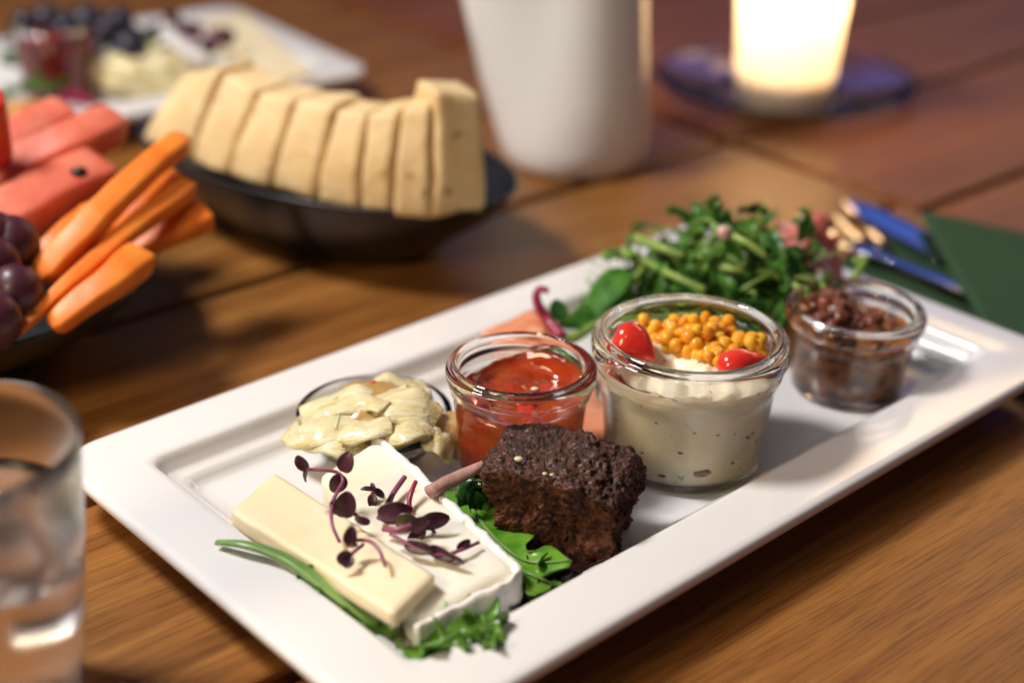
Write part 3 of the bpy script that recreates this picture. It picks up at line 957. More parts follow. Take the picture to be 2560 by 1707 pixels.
# ------------------------------------------------------------------ purple cress on the cheese
def round_leaf(c, d, up, L, w, seed, parent, m='cress_leaf', name='leaf'):
    d = Vector(d).normalized()
    c = Vector(c)
    P = [c, c + d * L * 0.35 + Vector(up) * 0.0004, c + d * L * 0.7 + Vector(up) * 0.0004, c + d * L]
    V, F = sheet(P, lambda t: w * (max(0.04, math.sin(math.pi * min(0.985, 0.05 + 0.93 * t ** 0.8)) ** 0.6)), up, 14, 8, 0.22, 0.0, 1, 0, 1, seed, 0.0005)
    mk(name, V, F, m, parent)
CG = 'purple cress sprouts on the cheese'
def sprout(label, stem, leaves, r=0.0007, sm='cress_stem', name='cress_sprout', group=CG):
    s = thing(name, stem[0], label, 'sprout', group)
    V, F = tube(stem, [r, r * 1.15, r], 8, 6)
    mk('stem', V, F, sm, s)
    for k, (c, d, up, L, w, m) in enumerate(leaves):
        round_leaf(c, d, up, L, w, k + 1.0, s, m)
CAM = Vector((0, -0.86, 0.5))
sprout('tall purple cress sprout arching past the gap between the two cheese slices',
       [(-0.0625, 0.4620, 0.0350), (-0.0662, 0.4696, 0.0385), (-0.0670, 0.4808, 0.0410), (-0.0641, 0.4902, 0.0440), (-0.0666, 0.4932, 0.0460), (-0.0716, 0.4930, 0.0470), (-0.0784, 0.4933, 0.0470)],
       [((-0.0640, 0.4929, 0.0465), (0.25, 0.3, 0.9), (-0.2, -0.8, 0.5), 0.0085, 0.0034, 'cress_leaf'), ((-0.0648, 0.4925, 0.0455), (-0.45, -0.2, -0.9), (0.3, -0.8, 0.5), 0.0080, 0.0036, 'cress_leaf'),
        ((-0.0784, 0.4933, 0.0468), (-0.55, 0.3, 0.7), (-0.5, -0.7, 0.5), 0.0068, 0.0026, 'cress_leaf'), ((-0.0783, 0.4936, 0.0466), (-0.1, -0.2, -0.9), (-0.9, -0.3, 0.3), 0.0050, 0.0020, 'cress_leaf')])
sprout('purple cress sprout with one round upright leaf on the plain cheese slice',
       [(-0.0550, 0.4761, 0.0355), (-0.0584, 0.4774, 0.0375), (-0.0609, 0.4780, 0.0400)],
       [((-0.0625, 0.4764, 0.0365), (0.15, 0.25, 0.95), CAM, 0.0105, 0.0044, 'cress_leaf'), ((-0.0646, 0.4779, 0.0370), (-0.3, 0.1, 0.7), (-0.6, -0.6, 0.5), 0.0060, 0.0022, 'cress_leaf')])
sprout('tiny crossed purple cress sprout on the pale top of the brie',
       [(-0.0545, 0.4962, 0.0314), (-0.0536, 0.4966, 0.0342), (-0.0532, 0.4975, 0.0357)],
       [((-0.0532, 0.4975, 0.0357), (-1, 0, 0.05), (0, -0.3, 1), 0.0050, 0.0011, 'cress_leaf'), ((-0.0532, 0.4975, 0.0357), (0.5, 0.1, -0.5), (0.5, -0.4, 0.6), 0.0058, 0.0016, 'cress_leaf'),
        ((-0.0536, 0.4966, 0.0342), (0.05, -0.4, -0.6), CAM, 0.0055, 0.0020, 'cress_leaf'), ((-0.0528, 0.4970, 0.0360), (-0.3, 0.4, 0.6), CAM, 0.0030, 0.0010, 'cress_leaf')])
sprout('pale pink forked cress stem on the brie beside the white rind',
       [(-0.0497, 0.4813, 0.0332), (-0.0470, 0.4891, 0.0342), (-0.0451, 0.4970, 0.0352), (-0.0414, 0.5053, 0.0372)],
       [((-0.0481, 0.4829, 0.0342), (0.3, 0.5, 0.5), CAM, 0.0090, 0.0014, 'cress_leaf')], 0.0011, 'cress_stem')
sprout('thin dark red cress stem standing on the brie near the white rind',
       [(-0.0376, 0.4887, 0.0317), (-0.0387, 0.4918, 0.0337), (-0.0381, 0.4958, 0.0362), (-0.0367, 0.5007, 0.0382)], [], 0.0009, 'magenta_stem')
sprout('clump of dark cress with one olive green leaf at the cheese overlap',
       [(-0.0473, 0.4734, 0.0336), (-0.0404, 0.4707, 0.0356), (-0.0341, 0.4746, 0.0361)],
       [((-0.0498, 0.4799, 0.0361), (0.9, 0.1, 0.1), CAM, 0.0130, 0.0042, 'cress_leaf'), ((-0.0424, 0.4743, 0.0361), (0.9, 0.0, 0.05), CAM, 0.0085, 0.0036, 'cress_green'),
        ((-0.0522, 0.4731, 0.0366), (-0.8, 0.1, 0.2), CAM, 0.0060, 0.0016, 'cress_leaf'), ((-0.0365, 0.4723, 0.0346), (0.6, -0.1, 0.5), CAM, 0.0090, 0.0030, 'cress_leaf')], 0.0011)
sprout('purple cress sprout with wide oval leaf on the brie beside the olive leaf',
       [(-0.0277, 0.4779, 0.0291), (-0.0302, 0.4785, 0.0326), (-0.0318, 0.4777, 0.0341)],
       [((-0.0334, 0.4768, 0.0341), (0.95, 0.2, 0.15), CAM, 0.0115, 0.0034, 'cress_leaf'), ((-0.0318, 0.4764, 0.0326), (-0.6, -0.3, -0.5), CAM, 0.0085, 0.0026, 'cress_leaf')])
sprout('purple cress sprout trailing towards the white front rind of the brie',
       [(-0.0443, 0.4676, 0.0356), (-0.0349, 0.4623, 0.0336), (-0.0250, 0.4592, 0.0321), (-0.0171, 0.4632, 0.0321), (-0.0107, 0.4691, 0.0316)],
       [((-0.0293, 0.4633, 0.0321), (0.75, -0.5, 0.0), CAM, 0.0115, 0.0024, 'cress_leaf'), ((-0.0187, 0.4632, 0.0321), (0.5, 0.4, 0.2), CAM, 0.0062, 0.0018, 'cress_leaf'), ((-0.0383, 0.4636, 0.0336), (0.8, -0.3, 0.0), CAM, 0.0120, 0.0026, 'cress_leaf'), ((-0.0251, 0.4605, 0.0318), (0.8, -0.45, 0.0), CAM, 0.0110, 0.0018, 'cress_leaf')])
sprout('purple cress sprout with curled stem and small dark leaf on plain cheese',
       [(-0.0439, 0.4443, 0.0372), (-0.0466, 0.4519, 0.0385), (-0.0505, 0.4564, 0.0395), (-0.0554, 0.4571, 0.0395), (-0.0585, 0.4563, 0.0390)],
       [((-0.0581, 0.4552, 0.0388), (0.15, 0.3, 0.8), CAM, 0.0070, 0.0026, 'cress_leaf'), ((-0.0593, 0.4556, 0.0385), (0.9, -0.1, 0.1), CAM, 0.0045, 0.0012, 'cress_leaf')])
sprout('purple cress sprout with folded leaf lying low on the plain cheese',
       [(-0.0531, 0.4573, 0.0375), (-0.0558, 0.4530, 0.0375), (-0.0579, 0.4495, 0.0370)],
       [((-0.0566, 0.4501, 0.0370), (-0.8, -0.4, 0.1), CAM, 0.0060, 0.0030, 'cress_leaf'), ((-0.0576, 0.4501, 0.0375), (-0.1, -0.6, -0.4), CAM, 0.0050, 0.0026, 'cress_leaf')])

# pink stick
V, F = tube([(-0.0314, 0.4987, 0.0345), (-0.0224, 0.5073, 0.0355), (-0.0139, 0.5133, 0.0365), (-0.0052, 0.5190, 0.0380)], [0.0030, 0.0032, 0.0027, 0.0019], 14, 8, 0.85, wob=0.25)
st = mk('root_stick', V, F, 'pink_stem')
tag(st, 'dusky pink peeled root stick poking out between cheese and brown cake', 'stick')

# ------------------------------------------------------------------ dark brown cake
def cake():
    base = Vector((0.0225, 0.5071, 0.0102))
    sx, sy, sz = 0.0535, 0.037, 0.038
    V, F = box_grid(1, 1, 1, (96, 66, 74))
    V = round_box([Vector((p.x * sx, p.y * sy, p.z * sz)) for p in V], sx, sy, sz, 0.0035)
    R = Matrix.Rotation(math.radians(-17), 4, 'Z')
    out = []
    for p in V:
        h = p.z / sz
        flare = 0.90 + 0.19 * max(0, min(1, (h - 0.48) / 0.18)) - 0.06 * max(0, h - 0.8) / 0.2
        q = Vector((p.x * flare, p.y * (0.95 + 0.10 * h), p.z))
        q.z += 0.0025 * h * (1 - (p.x / (sx * 0.5)) ** 2) - h * 0.005 * (p.x / sx + 0.35) + 0.0035 * h * (p.y / sy)
        q.x += -0.004 * (h - 0.5) - (0.0035 * max(0, 0.4 - h) if p.x > 0 else 0.0)
        c = Vector((0, 0, sz * 0.5))
        nrm = (p - c)
        nrm = Vector((nrm.x / sx, nrm.y / sy, nrm.z / sz)).normalized()
        d = 0.0032 * noise.noise(p * 62 + Vector((4, 1, 2))) + 0.0020 * noise.noise(p * 170) + 0.0014 * noise.noise(p * 420) + 0.0011 * noise.noise(p * 900) + 0.0006 * noise.noise(p * 1700)
        cell = noise.voronoi(p * 230, distance_metric='DISTANCE', exponent=2.5)[0][0]
        cell2 = noise.voronoi(p * 120 + Vector((3, 1, 2)), distance_metric='DISTANCE', exponent=2.5)[0][0]
        d -= (0.0018 * max(0, 0.42 - cell) * 2 + 0.0028 * max(0, 0.36 - cell2) * 2) * (0.4 if h > 0.93 else 1.0)
        q += nrm * d
        out.append(R @ q + base)
    return out, F, base
V, F, base = cake()
ck = thing('brown_cake', base, 'crumbly dark brown cake piece standing before the red jelly jar', 'cake')
nf = len(F)
zt = max(v.z for v in V)
crumb = mk('crumb', V, F, 'brownie', ck)
me = crumb.data
me.materials.append(M['brownie_crust'])
for p in me.polygons:
    if p.normal.z > 0.45 and (p.center.z + base.z) > zt - 0.014:
        p.material_index = 1
for k, (p, r) in enumerate((((0.0038, 0.4991, 0.0505), 0.0016), ((0.0140, 0.4919, 0.0485), 0.0009), ((0.0167, 0.4921, 0.0480), 0.0008), ((0.0414, 0.5030, 0.0440), 0.0007))):
    V, F = blob(p, r, 2, 0.15, 1.5, k, (1.2, 0.8, 0.7))
    mk('seed', V, F, 'seed', ck)

# ------------------------------------------------------------------ salmon, fritter, ham, pea shoots
sm = mk('smoked_salmon', *sheet([(-0.0026, 0.6640, 0.0290), (0.0082, 0.6530, 0.0280), (0.0191, 0.6431, 0.0190), (0.0283, 0.6206, 0.0135), (0.0359, 0.5897, 0.0125), (0.0391, 0.5787, 0.0122)],
        lambda t: 0.0175 - 0.005 * t, (0, 0, 1), 34, 12, -0.05, 0.0022, 5, 0.06, 3, 1.0, 0.0022), 'salmon')
tag(sm, 'orange smoked salmon slice draped over the rim behind the jelly jar', 'salmon')
frt = mk('vegetable_fritter', *blob((0.118, 0.690, 0.0250), 0.030, 4, 0.14, 2.2, 5.0, (1.25, 0.92, 0.50)), 'fritter')
tag(frt, 'golden fried fritter under the pea shoots between two jars', 'fritter')
ham = mk('ham_slice', *sheet([(0.1425, 0.7263, 0.0440), (0.1523, 0.7209, 0.0520), (0.1613, 0.7205, 0.0420), (0.1752, 0.7256, 0.0300)], lambda t: 0.017, (0.2, -0.5, 1), 30, 10, 0.25, 0.0045, 5, 0.1, 3, 2.0, 0.0016), 'ham')
tag(ham, 'pink marbled ham slice folded behind the pea shoots', 'ham')

def leaf_mesh(name, L, w, m, seed, cup=0.25, ruf=0.0, curl=0.006, jag=0.1):
    P = [(0, 0, 0), (0, L * 0.35, curl * 0.5), (0, L * 0.7, curl * 0.3), (0, L, -curl * 0.6)]
    V, F = sheet(P, lambda t: w * max(0.05, math.sin(math.pi * min(0.97, 0.06 + 0.9 * t)) ** 0.75), (0, 0, 1), 12, 6, cup, ruf, 4, jag, 2, seed, 0.0004)
    me = bpy.data.meshes.new(name)
    me.from_pydata([tuple(v) for v in V], [], F)
    me.polygons.foreach_set('use_smooth', [True] * len(me.polygons))
    me.materials.append(M[m])
    return me
leafs = [leaf_mesh('leaf', 0.025, 0.0066, 'pea_leaf', 1.0, 0.35, 0.002, 0.010), leaf_mesh('leaf', 0.019, 0.0060, 'pea_leaf', 2.0, 0.5, 0.001, 0.004),
         leaf_mesh('leaf', 0.030, 0.0052, 'pea_leaf', 3.0, 0.3, 0.002, 0.014), leaf_mesh('leaf', 0.016, 0.0048, 'lettuce', 4.0, 0.4, 0.001, 0.005)]
SB = Vector((0.107, 0.704, FLOOR))
sal = thing('pea_shoot_salad', SB, 'tall heap of green pea shoots behind the herb cream jar', 'salad')
rnd = random.Random(21)
def heap_pt(rmin=0.25):
    a = rnd.uniform(0, 2 * math.pi)
    el = math.asin(rnd.uniform(0.05, 1.0))
    k = rnd.uniform(rmin, 1.0)
    d = Vector((math.cos(a) * math.cos(el), math.sin(a) * math.cos(el), math.sin(el)))
    lump = 1 + 0.18 * noise.noise(d * 2.2 + Vector((5, 2, 1)))
    return SB + Vector((d.x * 0.059, d.y * 0.042, 0.008 + d.z * 0.050)) * (k * lump), d
for i in range(285):
    p, d = heap_pt(0.55)
    if p.z < FLOOR + 0.02 and rnd.random() < 0.5:
        continue
    yv = (Vector((rnd.gauss(0, 1), rnd.gauss(0, 1), rnd.gauss(0, 0.7))) + d * 0.35).normalized()
    zv = (d * 0.6 + Vector((rnd.gauss(0, .5), rnd.gauss(0, .5), rnd.gauss(0, .5)))).normalized()
    xv = yv.cross(zv).normalized()
    zv = xv.cross(yv)
    q = Matrix((xv, yv, zv)).transposed().to_quaternion()
    inst('leaf', rnd.choice(leafs), sal, p, q, rnd.uniform(0.45, 0.92))
for i in range(74):
    p, d = heap_pt(0.6)
    t = Vector((rnd.gauss(0, 1), rnd.gauss(0, 0.7), rnd.gauss(0, 0.35))).normalized()
    L = rnd.uniform(0.02, 0.05)
    mid = p + d * 0.004
    V, F = tube([p - t * L * 0.5, mid, p + t * L * 0.5 - Vector((0, 0, rnd.uniform(0, .008)))], [rnd.uniform(0.0005, 0.0009), 0.0008, 0.0006], 7, 5)
    mk('stem', V, F, 'pea_stem', sal)
for i in range(12):                                   # tendrils
    p, d = heap_pt(0.95)
    pts = [p]
    a0 = rnd.uniform(0, 6.28)
    for s in range(1, 9):
        pts.append(p + d * (0.0022 * s) + Vector((math.cos(a0 + s * .8), math.sin(a0 + s * .8), math.sin(s * .9))) * 0.003)
    V, F = tube(pts, [0.0005, 0.0003], 6, 4)
    mk('tendril', V, F, 'pea_stem', sal)
def shoot(P, R=(0.0014, 0.0016, 0.0013)):
    V, F = tube(P, list(R), 9, 6)
    mk('stem', V, F, 'pea_stem', sal)
shoot([(0.0927, 0.6908, 0.0520), (0.1084, 0.6802, 0.0540), (0.1278, 0.6782, 0.0530), (0.1396, 0.6688, 0.0500), (0.1478, 0.6541, 0.0500), (0.1518, 0.6600, 0.0520), (0.1502, 0.6710, 0.0540)], (0.0022, 0.0020, 0.0015, 0.0010))
shoot([(0.0659, 0.7039, 0.0480), (0.0796, 0.6717, 0.0530), (0.0940, 0.6636, 0.0500)], (0.0020, 0.0018, 0.0015))
shoot([(0.0369, 0.6715, 0.0220), (0.0489, 0.6818, 0.0320), (0.0600, 0.6914, 0.0400), (0.0673, 0.7047, 0.0440)], (0.0022, 0.0022, 0.0018))
shoot([(0.0619, 0.7039, 0.0600), (0.0731, 0.6811, 0.0640), (0.0836, 0.6755, 0.0620)], (0.0020, 0.0020, 0.0016))
shoot([(0.0992, 0.6887, 0.0720), (0.1124, 0.6728, 0.0720), (0.1230, 0.6686, 0.0660)], (0.0018, 0.0018, 0.0015))
shoot([(0.0470, 0.7240, 0.0400), (0.0568, 0.7188, 0.0450), (0.0650, 0.7056, 0.0460)], (0.0022, 0.0026, 0.0020))
shoot([(0.0242, 0.6487, 0.0270), (0.0328, 0.6543, 0.0280), (0.0428, 0.6654, 0.0300)], (0.0026, 0.0026, 0.0018))
shoot([(0.1730, 0.6983, 0.0520), (0.1788, 0.6997, 0.0520), (0.1721, 0.6900, 0.0460)], (0.0016, 0.0022, 0.0022))
for (c, d, up, L, w) in (((0.1184, 0.6914, 0.0560), (0.9, -0.25, -0.15), CAM, 0.030, 0.0080), ((0.0576, 0.6941, 0.0460), (-0.55, -0.6, -0.45), (-0.3, -0.5, 0.8), 0.034, 0.0085), ((0.0532, 0.6838, 0.0360), (-0.7, -0.5, -0.25), (-0.2, -0.4, 0.9), 0.030, 0.0075),
                        ((0.0418, 0.6678, 0.0300), (-0.9, -0.2, -0.05), (0, -0.4, 0.9), 0.020, 0.0055)):
    round_leaf(c, d, up, L, w, 3.0, sal, 'pea_leaf')
V, F = blob((0.1026, 0.6785, 0.0740), 0.0032, 2, 0.4, 2, 1)
mk('radish_bit', V, F, 'ham', sal)

# magenta sprout beside the salad
s = thing('beet_sprout', (0.0201, 0.6585, 0.0280), 'curled magenta beet sprout with dark green leaf behind the jelly jar', 'sprout')
V, F = tube([(0.0241, 0.6475, 0.0300), (0.0173, 0.6582, 0.0340), (0.0128, 0.6603, 0.0400), (0.0114, 0.6621, 0.0450), (0.0130, 0.6639, 0.0480), (0.0169, 0.6621, 0.0480)], [0.0030, 0.0026, 0.0020, 0.0016], 10, 6)
mk('stem', V, F, 'magenta_stem', s)
round_leaf((0.0236, 0.6545, 0.0360), (-0.3, 0.3, 0.9), CAM, 0.0105, 0.0045, 2.0, s, 'lettuce_dark')

# ------------------------------------------------------------------ napkin, fork, knife
nap = thing('cloth_napkin', (0.2710, 0.7915, 0.0000), 'dark green folded cloth napkin beside the platter with cutlery in it', 'napkin')
V, F = quad_prism([(0.1860, 0.8077, 0.0045), (0.2359, 0.8473, 0.0045), (0.3488, 0.7922, 0.0045), (0.2704, 0.6697, 0.0045)], 0.0040, (30, 20, 2), 0.0015, 0.0012, 22)
mk('lower_layer', V, F, 'napkin', nap)
V, F = quad_prism([(0.2490, 0.8584, 0.0185), (0.3701, 0.8018, 0.0160), (0.2973, 0.6062, 0.0160), (0.2457, 0.6990, 0.0185)], 0.0060, (30, 24, 3), 0.0024, 0.0022, 16)
mk('folded_flap', V, F, 'napkin', nap)

def cutlery_path(a, b, n=8, sag=0.0):
    a, b = Vector(a), Vector(b)
    return [a.lerp(b, i / n) for i in range(n + 1)]
fk = thing('fork', (0.2215, 0.8018, 0.0080), 'steel dinner fork with glowing tines and blue reflecting handle beside the green napkin', 'fork')
ft = Vector((0.1965, 0.8826, 0.0040)); fn = Vector((0.2053, 0.8024, 0.0040)); fe = Vector((0.2552, 0.7491, 0.0040))
fd = (fn - ft).normalized()
fs = fd.cross(Vector((0, 0, 1))).normalized()
for k in range(4):
    o = (k - 1.5) * 0.0125
    V, F = tube([ft + fs * o, ft + fs * o + fd * 0.020 + Vector((0, 0, 0.0014)), ft + fs * o + fd * 0.042 + Vector((0, 0, 0.0035)), ft + fs * (o * 0.97) + fd * 0.060 + Vector((0, 0, 0.0056))],
                [0.0010, 0.0017, 0.0019, 0.0022], 12, 6, 0.20, up=(-0.27, 0.055, 1))
    mk('tine', V, F, 'steel', fk)
hd = (fe - (ft + fd * 0.075))
hd.z = 0
hd.normalize()
h0 = ft + fd * 0.078 + Vector((0, 0, 0.0100))
V, F = tube([ft + fd * 0.057 + Vector((0, 0, .0052)), ft + fd * 0.066 + Vector((0, 0, .0075)), h0, h0 + hd * 0.022, h0 + hd * 0.055, h0 + hd * 0.085, h0 + hd * 0.115],
            [0.0195, 0.0170, 0.0095, 0.0055, 0.0085, 0.0100, 0.0100], 18, 6, 0.10)
mk('handle', V, F, 'steel', fk)
kf = thing('table_knife', (0.2397, 0.8474, 0.0060), 'steel table knife reflecting blue beside the fork on the napkin', 'knife')
ka = Vector((0.2140, 0.8964, 0.0085)); kb = Vector((0.2599, 0.8030, 0.0085))
kd = (kb - ka).normalized()
V, F = tube([ka, ka + kd * 0.02, ka + kd * 0.06, ka + kd * 0.10], [0.0045, 0.0125, 0.0140, 0.0125], 16, 8, 0.07)
mk('blade', V, F, 'steel', kf)
V, F = tube([ka + kd * 0.096, ka + kd * 0.12, ka + kd * 0.16, ka + kd * 0.20], [0.0060, 0.0050, 0.0060, 0.0070], 16, 8, 0.4)
mk('handle', V, F, 'steel', kf)

# ------------------------------------------------------------------ bread bowl
BC = (-0.117, 0.845, 0.0)
def bowl(loc, R, H, label, rb=0.43, sy=1.0, rz=0.0):
    pr = [(0.0008, 0.0), (R * rb - 0.003, 0.0), (R * rb, 0.001), (R * rb + 0.012, 0.006), (R * 0.72, H * 0.36), (R * 0.90, H * 0.68), (R * 0.985, H * 0.95), (R, H), (R * 0.985, H * 1.015),
          (R * 0.965, H * 0.96), (R * 0.875, H * 0.71), (R * 0.70, H * 0.42), (R * rb, 0.0095), (0.0008, 0.0065)]
    V, F = lathe(pr, 96, loc, True, 1.0, sy)
    o = tag(mk('serving_bowl', V, F, 'bowl', origin=loc), label, 'bowl')
    o.rotation_euler = (0, 0, rz)
    return o
bowl(BC, 0.133, 0.052, 'oblong black bowl holding the sliced bread', 0.52, sy=0.56, rz=math.radians(-32))
BG = 'bread slices in the black bowl'
# each slice: front corners bottom left, bottom right, top right, top left
SQ = [
      ((-0.2303, 0.8650, 0.0500), (-0.1918, 0.8296, 0.0500), (-0.1701, 0.8416, 0.1115), (-0.1981, 0.8770, 0.0943)),
      ((-0.1918, 0.8296, 0.0500), (-0.1658, 0.8075, 0.0500), (-0.1454, 0.8195, 0.1045), (-0.1681, 0.8416, 0.1074)),
      ((-0.1658, 0.8075, 0.0500), (-0.1381, 0.7866, 0.0500), (-0.1224, 0.7986, 0.1068), (-0.1449, 0.8195, 0.1033)),
      ((-0.1381, 0.7866, 0.0500), (-0.1105, 0.7693, 0.0500), (-0.0982, 0.7813, 0.1100), (-0.1216, 0.7986, 0.1063)),
      ((-0.1105, 0.7693, 0.0500), (-0.0853, 0.7577, 0.0500), (-0.0809, 0.7697, 0.1078), (-0.0974, 0.7813, 0.1067)),
      ((-0.0853, 0.7577, 0.0500), (-0.0674, 0.7510, 0.0500), (-0.0624, 0.7630, 0.1142), (-0.0802, 0.7697, 0.1085)),
      ((-0.0674, 0.7510, 0.0500), (-0.0446, 0.7474, 0.0500), (-0.0460, 0.7594, 0.1206), (-0.0618, 0.7630, 0.1147)),
      ((-0.0446, 0.7474, 0.0500), (-0.0149, 0.7622, 0.0500), (-0.0195, 0.7742, 0.1219), (-0.0442, 0.7594, 0.1285)),
      ]
SLAB = ['leaning pale bread slice at the end of the row beside the carrot sticks', 'pale bread slice with brown spot, second from the carrot sticks', 'pale bread slice with brown dot, third from the carrot sticks',
        'pale bread slice beside the dark gap in the middle of the row', 'pale bread slice, fifth from the carrot sticks in the black bowl', 'narrow short pale bread slice, third from the white jug',
        'pale bread slice next to the tall end slice by the jug', 'tall thick pale bread slice at the row end beside the white jug']
def bread_slice(q, seed):
    bl, br, tr, tl = [Vector(p) for p in q]
    tl, tr = bl.lerp(tl, 0.86), br.lerp(tr, 0.86)
    W, H, D = (br - bl).length, (tl - bl).length + 0.010, 0.040
    n = (10, 14, 26)
    V, F = box_grid(W, D, H, n)
    V = round_box([Vector((v.x * (1 - 0.0022 / W), v.y, v.z)) for v in V], W - 0.0022, D, H, 0.0032)
    ax = (br - bl).normalized()
    back = Vector((-ax.y, ax.x, 0)).normalized()
    out = []
    for p in V:
        s_, d, h = p.x / W + 0.5, p.y + D / 2, p.z - 0.010
        t = h / (H - 0.010)
        f = bl.lerp(br, s_).lerp(tl.lerp(tr, s_), max(t, 0))
        if t < 0:
            f = f + Vector((0, 0, h)) + back * (-h * 2.0)
        bul = 0.0035 * math.sin(math.pi * max(0, min(1, t)) ** 0.8)
        g = f + back * (d * (1 - 0.55 * max(0, t - 0.4)) - bul * (1 - d / D))
        g += noise.noise_vector(p * 40 + Vector((seed * 3, 0, seed))) * 0.0010 + noise.noise_vector(p * 160 + Vector((seed * 3, 0, seed))) * 0.0004
        out.append(g)
    return out, F
for k, q in enumerate(SQ):
    V, F = bread_slice(q, k * 1.7)
    tag(mk('bread_slice', V, F, 'bread'), SLAB[k], 'bread', BG)

# ------------------------------------------------------------------ fruit and carrot bowl
VC = (-0.292, 0.682, 0.0)
bowl(VC, 0.111, 0.046, 'black bowl of carrot sticks, watermelon and grapes', 0.45)
CG2 = 'carrot sticks in the black bowl'
def stick(name, P, w, h, m, label, cat, group, taper=0.75, rnd_=0.25, n=20):
    S = spline(P, 8)
    V, F = [], []
    prof = []
    for k in range(n):
        a = 2 * math.pi * k / n
        c, s_ = math.cos(a), math.sin(a)
        e = 0.32
        prof.append((math.copysign(abs(c) ** e, c), math.copysign(abs(s_) ** e, s_)))
    m_ = len(S)
    for i, p in enumerate(S):
        T = (S[min(i + 1, m_ - 1)] - S[max(i - 1, 0)]).normalized()
        B = T.cross(Vector((0.25, -0.35, 1))).normalized()
        N = B.cross(T)
        t = i / (m_ - 1)
        k = (taper + (1 - taper) * t) * (1 - rnd_ * max(0, (t - 0.94) / 0.06) ** 2 - rnd_ * max(0, (0.06 - t) / 0.06) ** 2)
        for (c, s_) in prof:
            q = p + B * (c * w * 0.5 * k) + N * (s_ * h * 0.5 * k)
            V.append(q + noise.noise_vector(q * 70) * 0.0008)
    for i in range(m_ - 1):
        for k in range(n):
            k2 = (k + 1) % n
            F.append((i * n + k, i * n + k2, (i + 1) * n + k2, (i + 1) * n + k))
    F.append(tuple(reversed(range(n))))
    F.append(tuple(range((m_ - 1) * n, m_ * n)))
    o = mk(name, V, F, m, auto=38)
    return tag(o, label, cat, group)
stick('carrot_stick', [(-0.2229, 0.6361, 0.0600), (-0.2035, 0.6552, 0.0780), (-0.1855, 0.6898, 0.0920), (-0.1689, 0.7247, 0.1000)], 0.0121, 0.0108, 'carrot', 'longest carrot stick with its pointed end rising before the bread', 'carrot', CG2, 1.15, 0.5)
stick('carrot_stick', [(-0.2248, 0.5972, 0.0500), (-0.2090, 0.6232, 0.0600), (-0.1886, 0.6598, 0.0720), (-0.1660, 0.7077, 0.0800)], 0.0109, 0.0099, 'carrot', 'long thin carrot stick running from the bowl rim beside the grapes', 'carrot', CG2, 0.45, 0.1)
stick('carrot_stick', [(-0.2116, 0.6806, 0.0450), (-0.1887, 0.6895, 0.0560), (-0.1721, 0.6961, 0.0620), (-0.1575, 0.7065, 0.0660)], 0.0174, 0.0124, 'carrot', 'short broad carrot stick with blunt end over the bowl rim', 'carrot', CG2, 0.85, 0.1)
stick('carrot_stick', [(-0.2108, 0.6092, 0.0480), (-0.1984, 0.6195, 0.0560), (-0.1863, 0.6338, 0.0620), (-0.1781, 0.6563, 0.0640)], 0.0170, 0.0141, 'carrot', 'thick brightly lit carrot stick lying at the front of the bowl', 'carrot', CG2, 0.6, 0.45)
stick('carrot_stick', [(-0.2367, 0.6575, 0.0500), (-0.2234, 0.6678, 0.0620), (-0.2093, 0.6944, 0.0700)], 0.0150, 0.0124, 'carrot', 'carrot stick between the watermelon piece and the longest carrot stick', 'carrot', CG2, 0.9, 0.2)
stick('carrot_stick', [(-0.2088, 0.6907, 0.0550), (-0.1910, 0.6964, 0.0720), (-0.1761, 0.7206, 0.0820)], 0.0105, 0.0099, 'carrot', 'shaded carrot stick tucked under the longest carrot stick', 'carrot', CG2, 0.9, 0.2)
WG = 'watermelon pieces in the black bowl'
w1 = stick('watermelon_piece', [(-0.2711, 0.6703, 0.0620), (-0.2490, 0.6918, 0.0700), (-0.2335, 0.7159, 0.0740), (-0.2191, 0.7426, 0.0740)], 0.0258, 0.0224, 'melon', 'watermelon finger with one black seed above the carrot sticks', 'watermelon', WG, 1.0, 0.25)
mk('seed', *blob((-0.2205, 0.7079, 0.0865), 0.0042, 2, 0.1, 1, 1, (1.1, 0.6, 0.7)), 'melon_seed', w1)
stick('watermelon_piece', [(-0.2802, 0.7201, 0.0700), (-0.2535, 0.7404, 0.0800), (-0.2354, 0.7522, 0.0860), (-0.2208, 0.7800, 0.0880)], 0.0215, 0.0189, 'melon', 'watermelon finger with square cut end nearest the bread', 'watermelon', WG, 1.0, 0.1)
stick('watermelon_piece', [(-0.2878, 0.7452, 0.0750), (-0.2679, 0.7598, 0.0850), (-0.2472, 0.7847, 0.0920)], 0.0206, 0.0172, 'melon', 'watermelon finger at the back of the fruit bowl by the far platter', 'watermelon', WG, 1.0, 0.2)
V, F = quad_prism([(-0.2780, 0.7302, 0.1250), (-0.2582, 0.7206, 0.1250), (-0.2543, 0.7118, 0.1200), (-0.2645, 0.6921, 0.1150)], 0.03, (10, 10, 6), 0.004, 0.002, 40)
tag(mk('pepper_strip', V, F, 'bell_pepper'), 'bright red pepper strip standing at the back of the fruit bowl', 'pepper')
cu = thing('cucumber_piece', (-0.2829, 0.7858, 0.0500), 'cucumber chunk with dark green skin wedged between watermelon fingers', 'cucumber')
V, F = capped_lathe([(0.010, 0), (0.016, 0.001), (0.017, 0.003), (0.017, 0.024), (0.016, 0.026), (0.010, 0.027)], 36, (-0.2702, 0.7621, 0.0580))
mk('flesh', V, F, 'cucumber', cu)
V, F = lathe([(0.0173, 0.003), (0.0180, 0.004), (0.0180, 0.023), (0.0173, 0.024)], 36, (-0.2702, 0.7621, 0.0580), True)
mk('skin', V, F, 'cucumber_skin', cu)
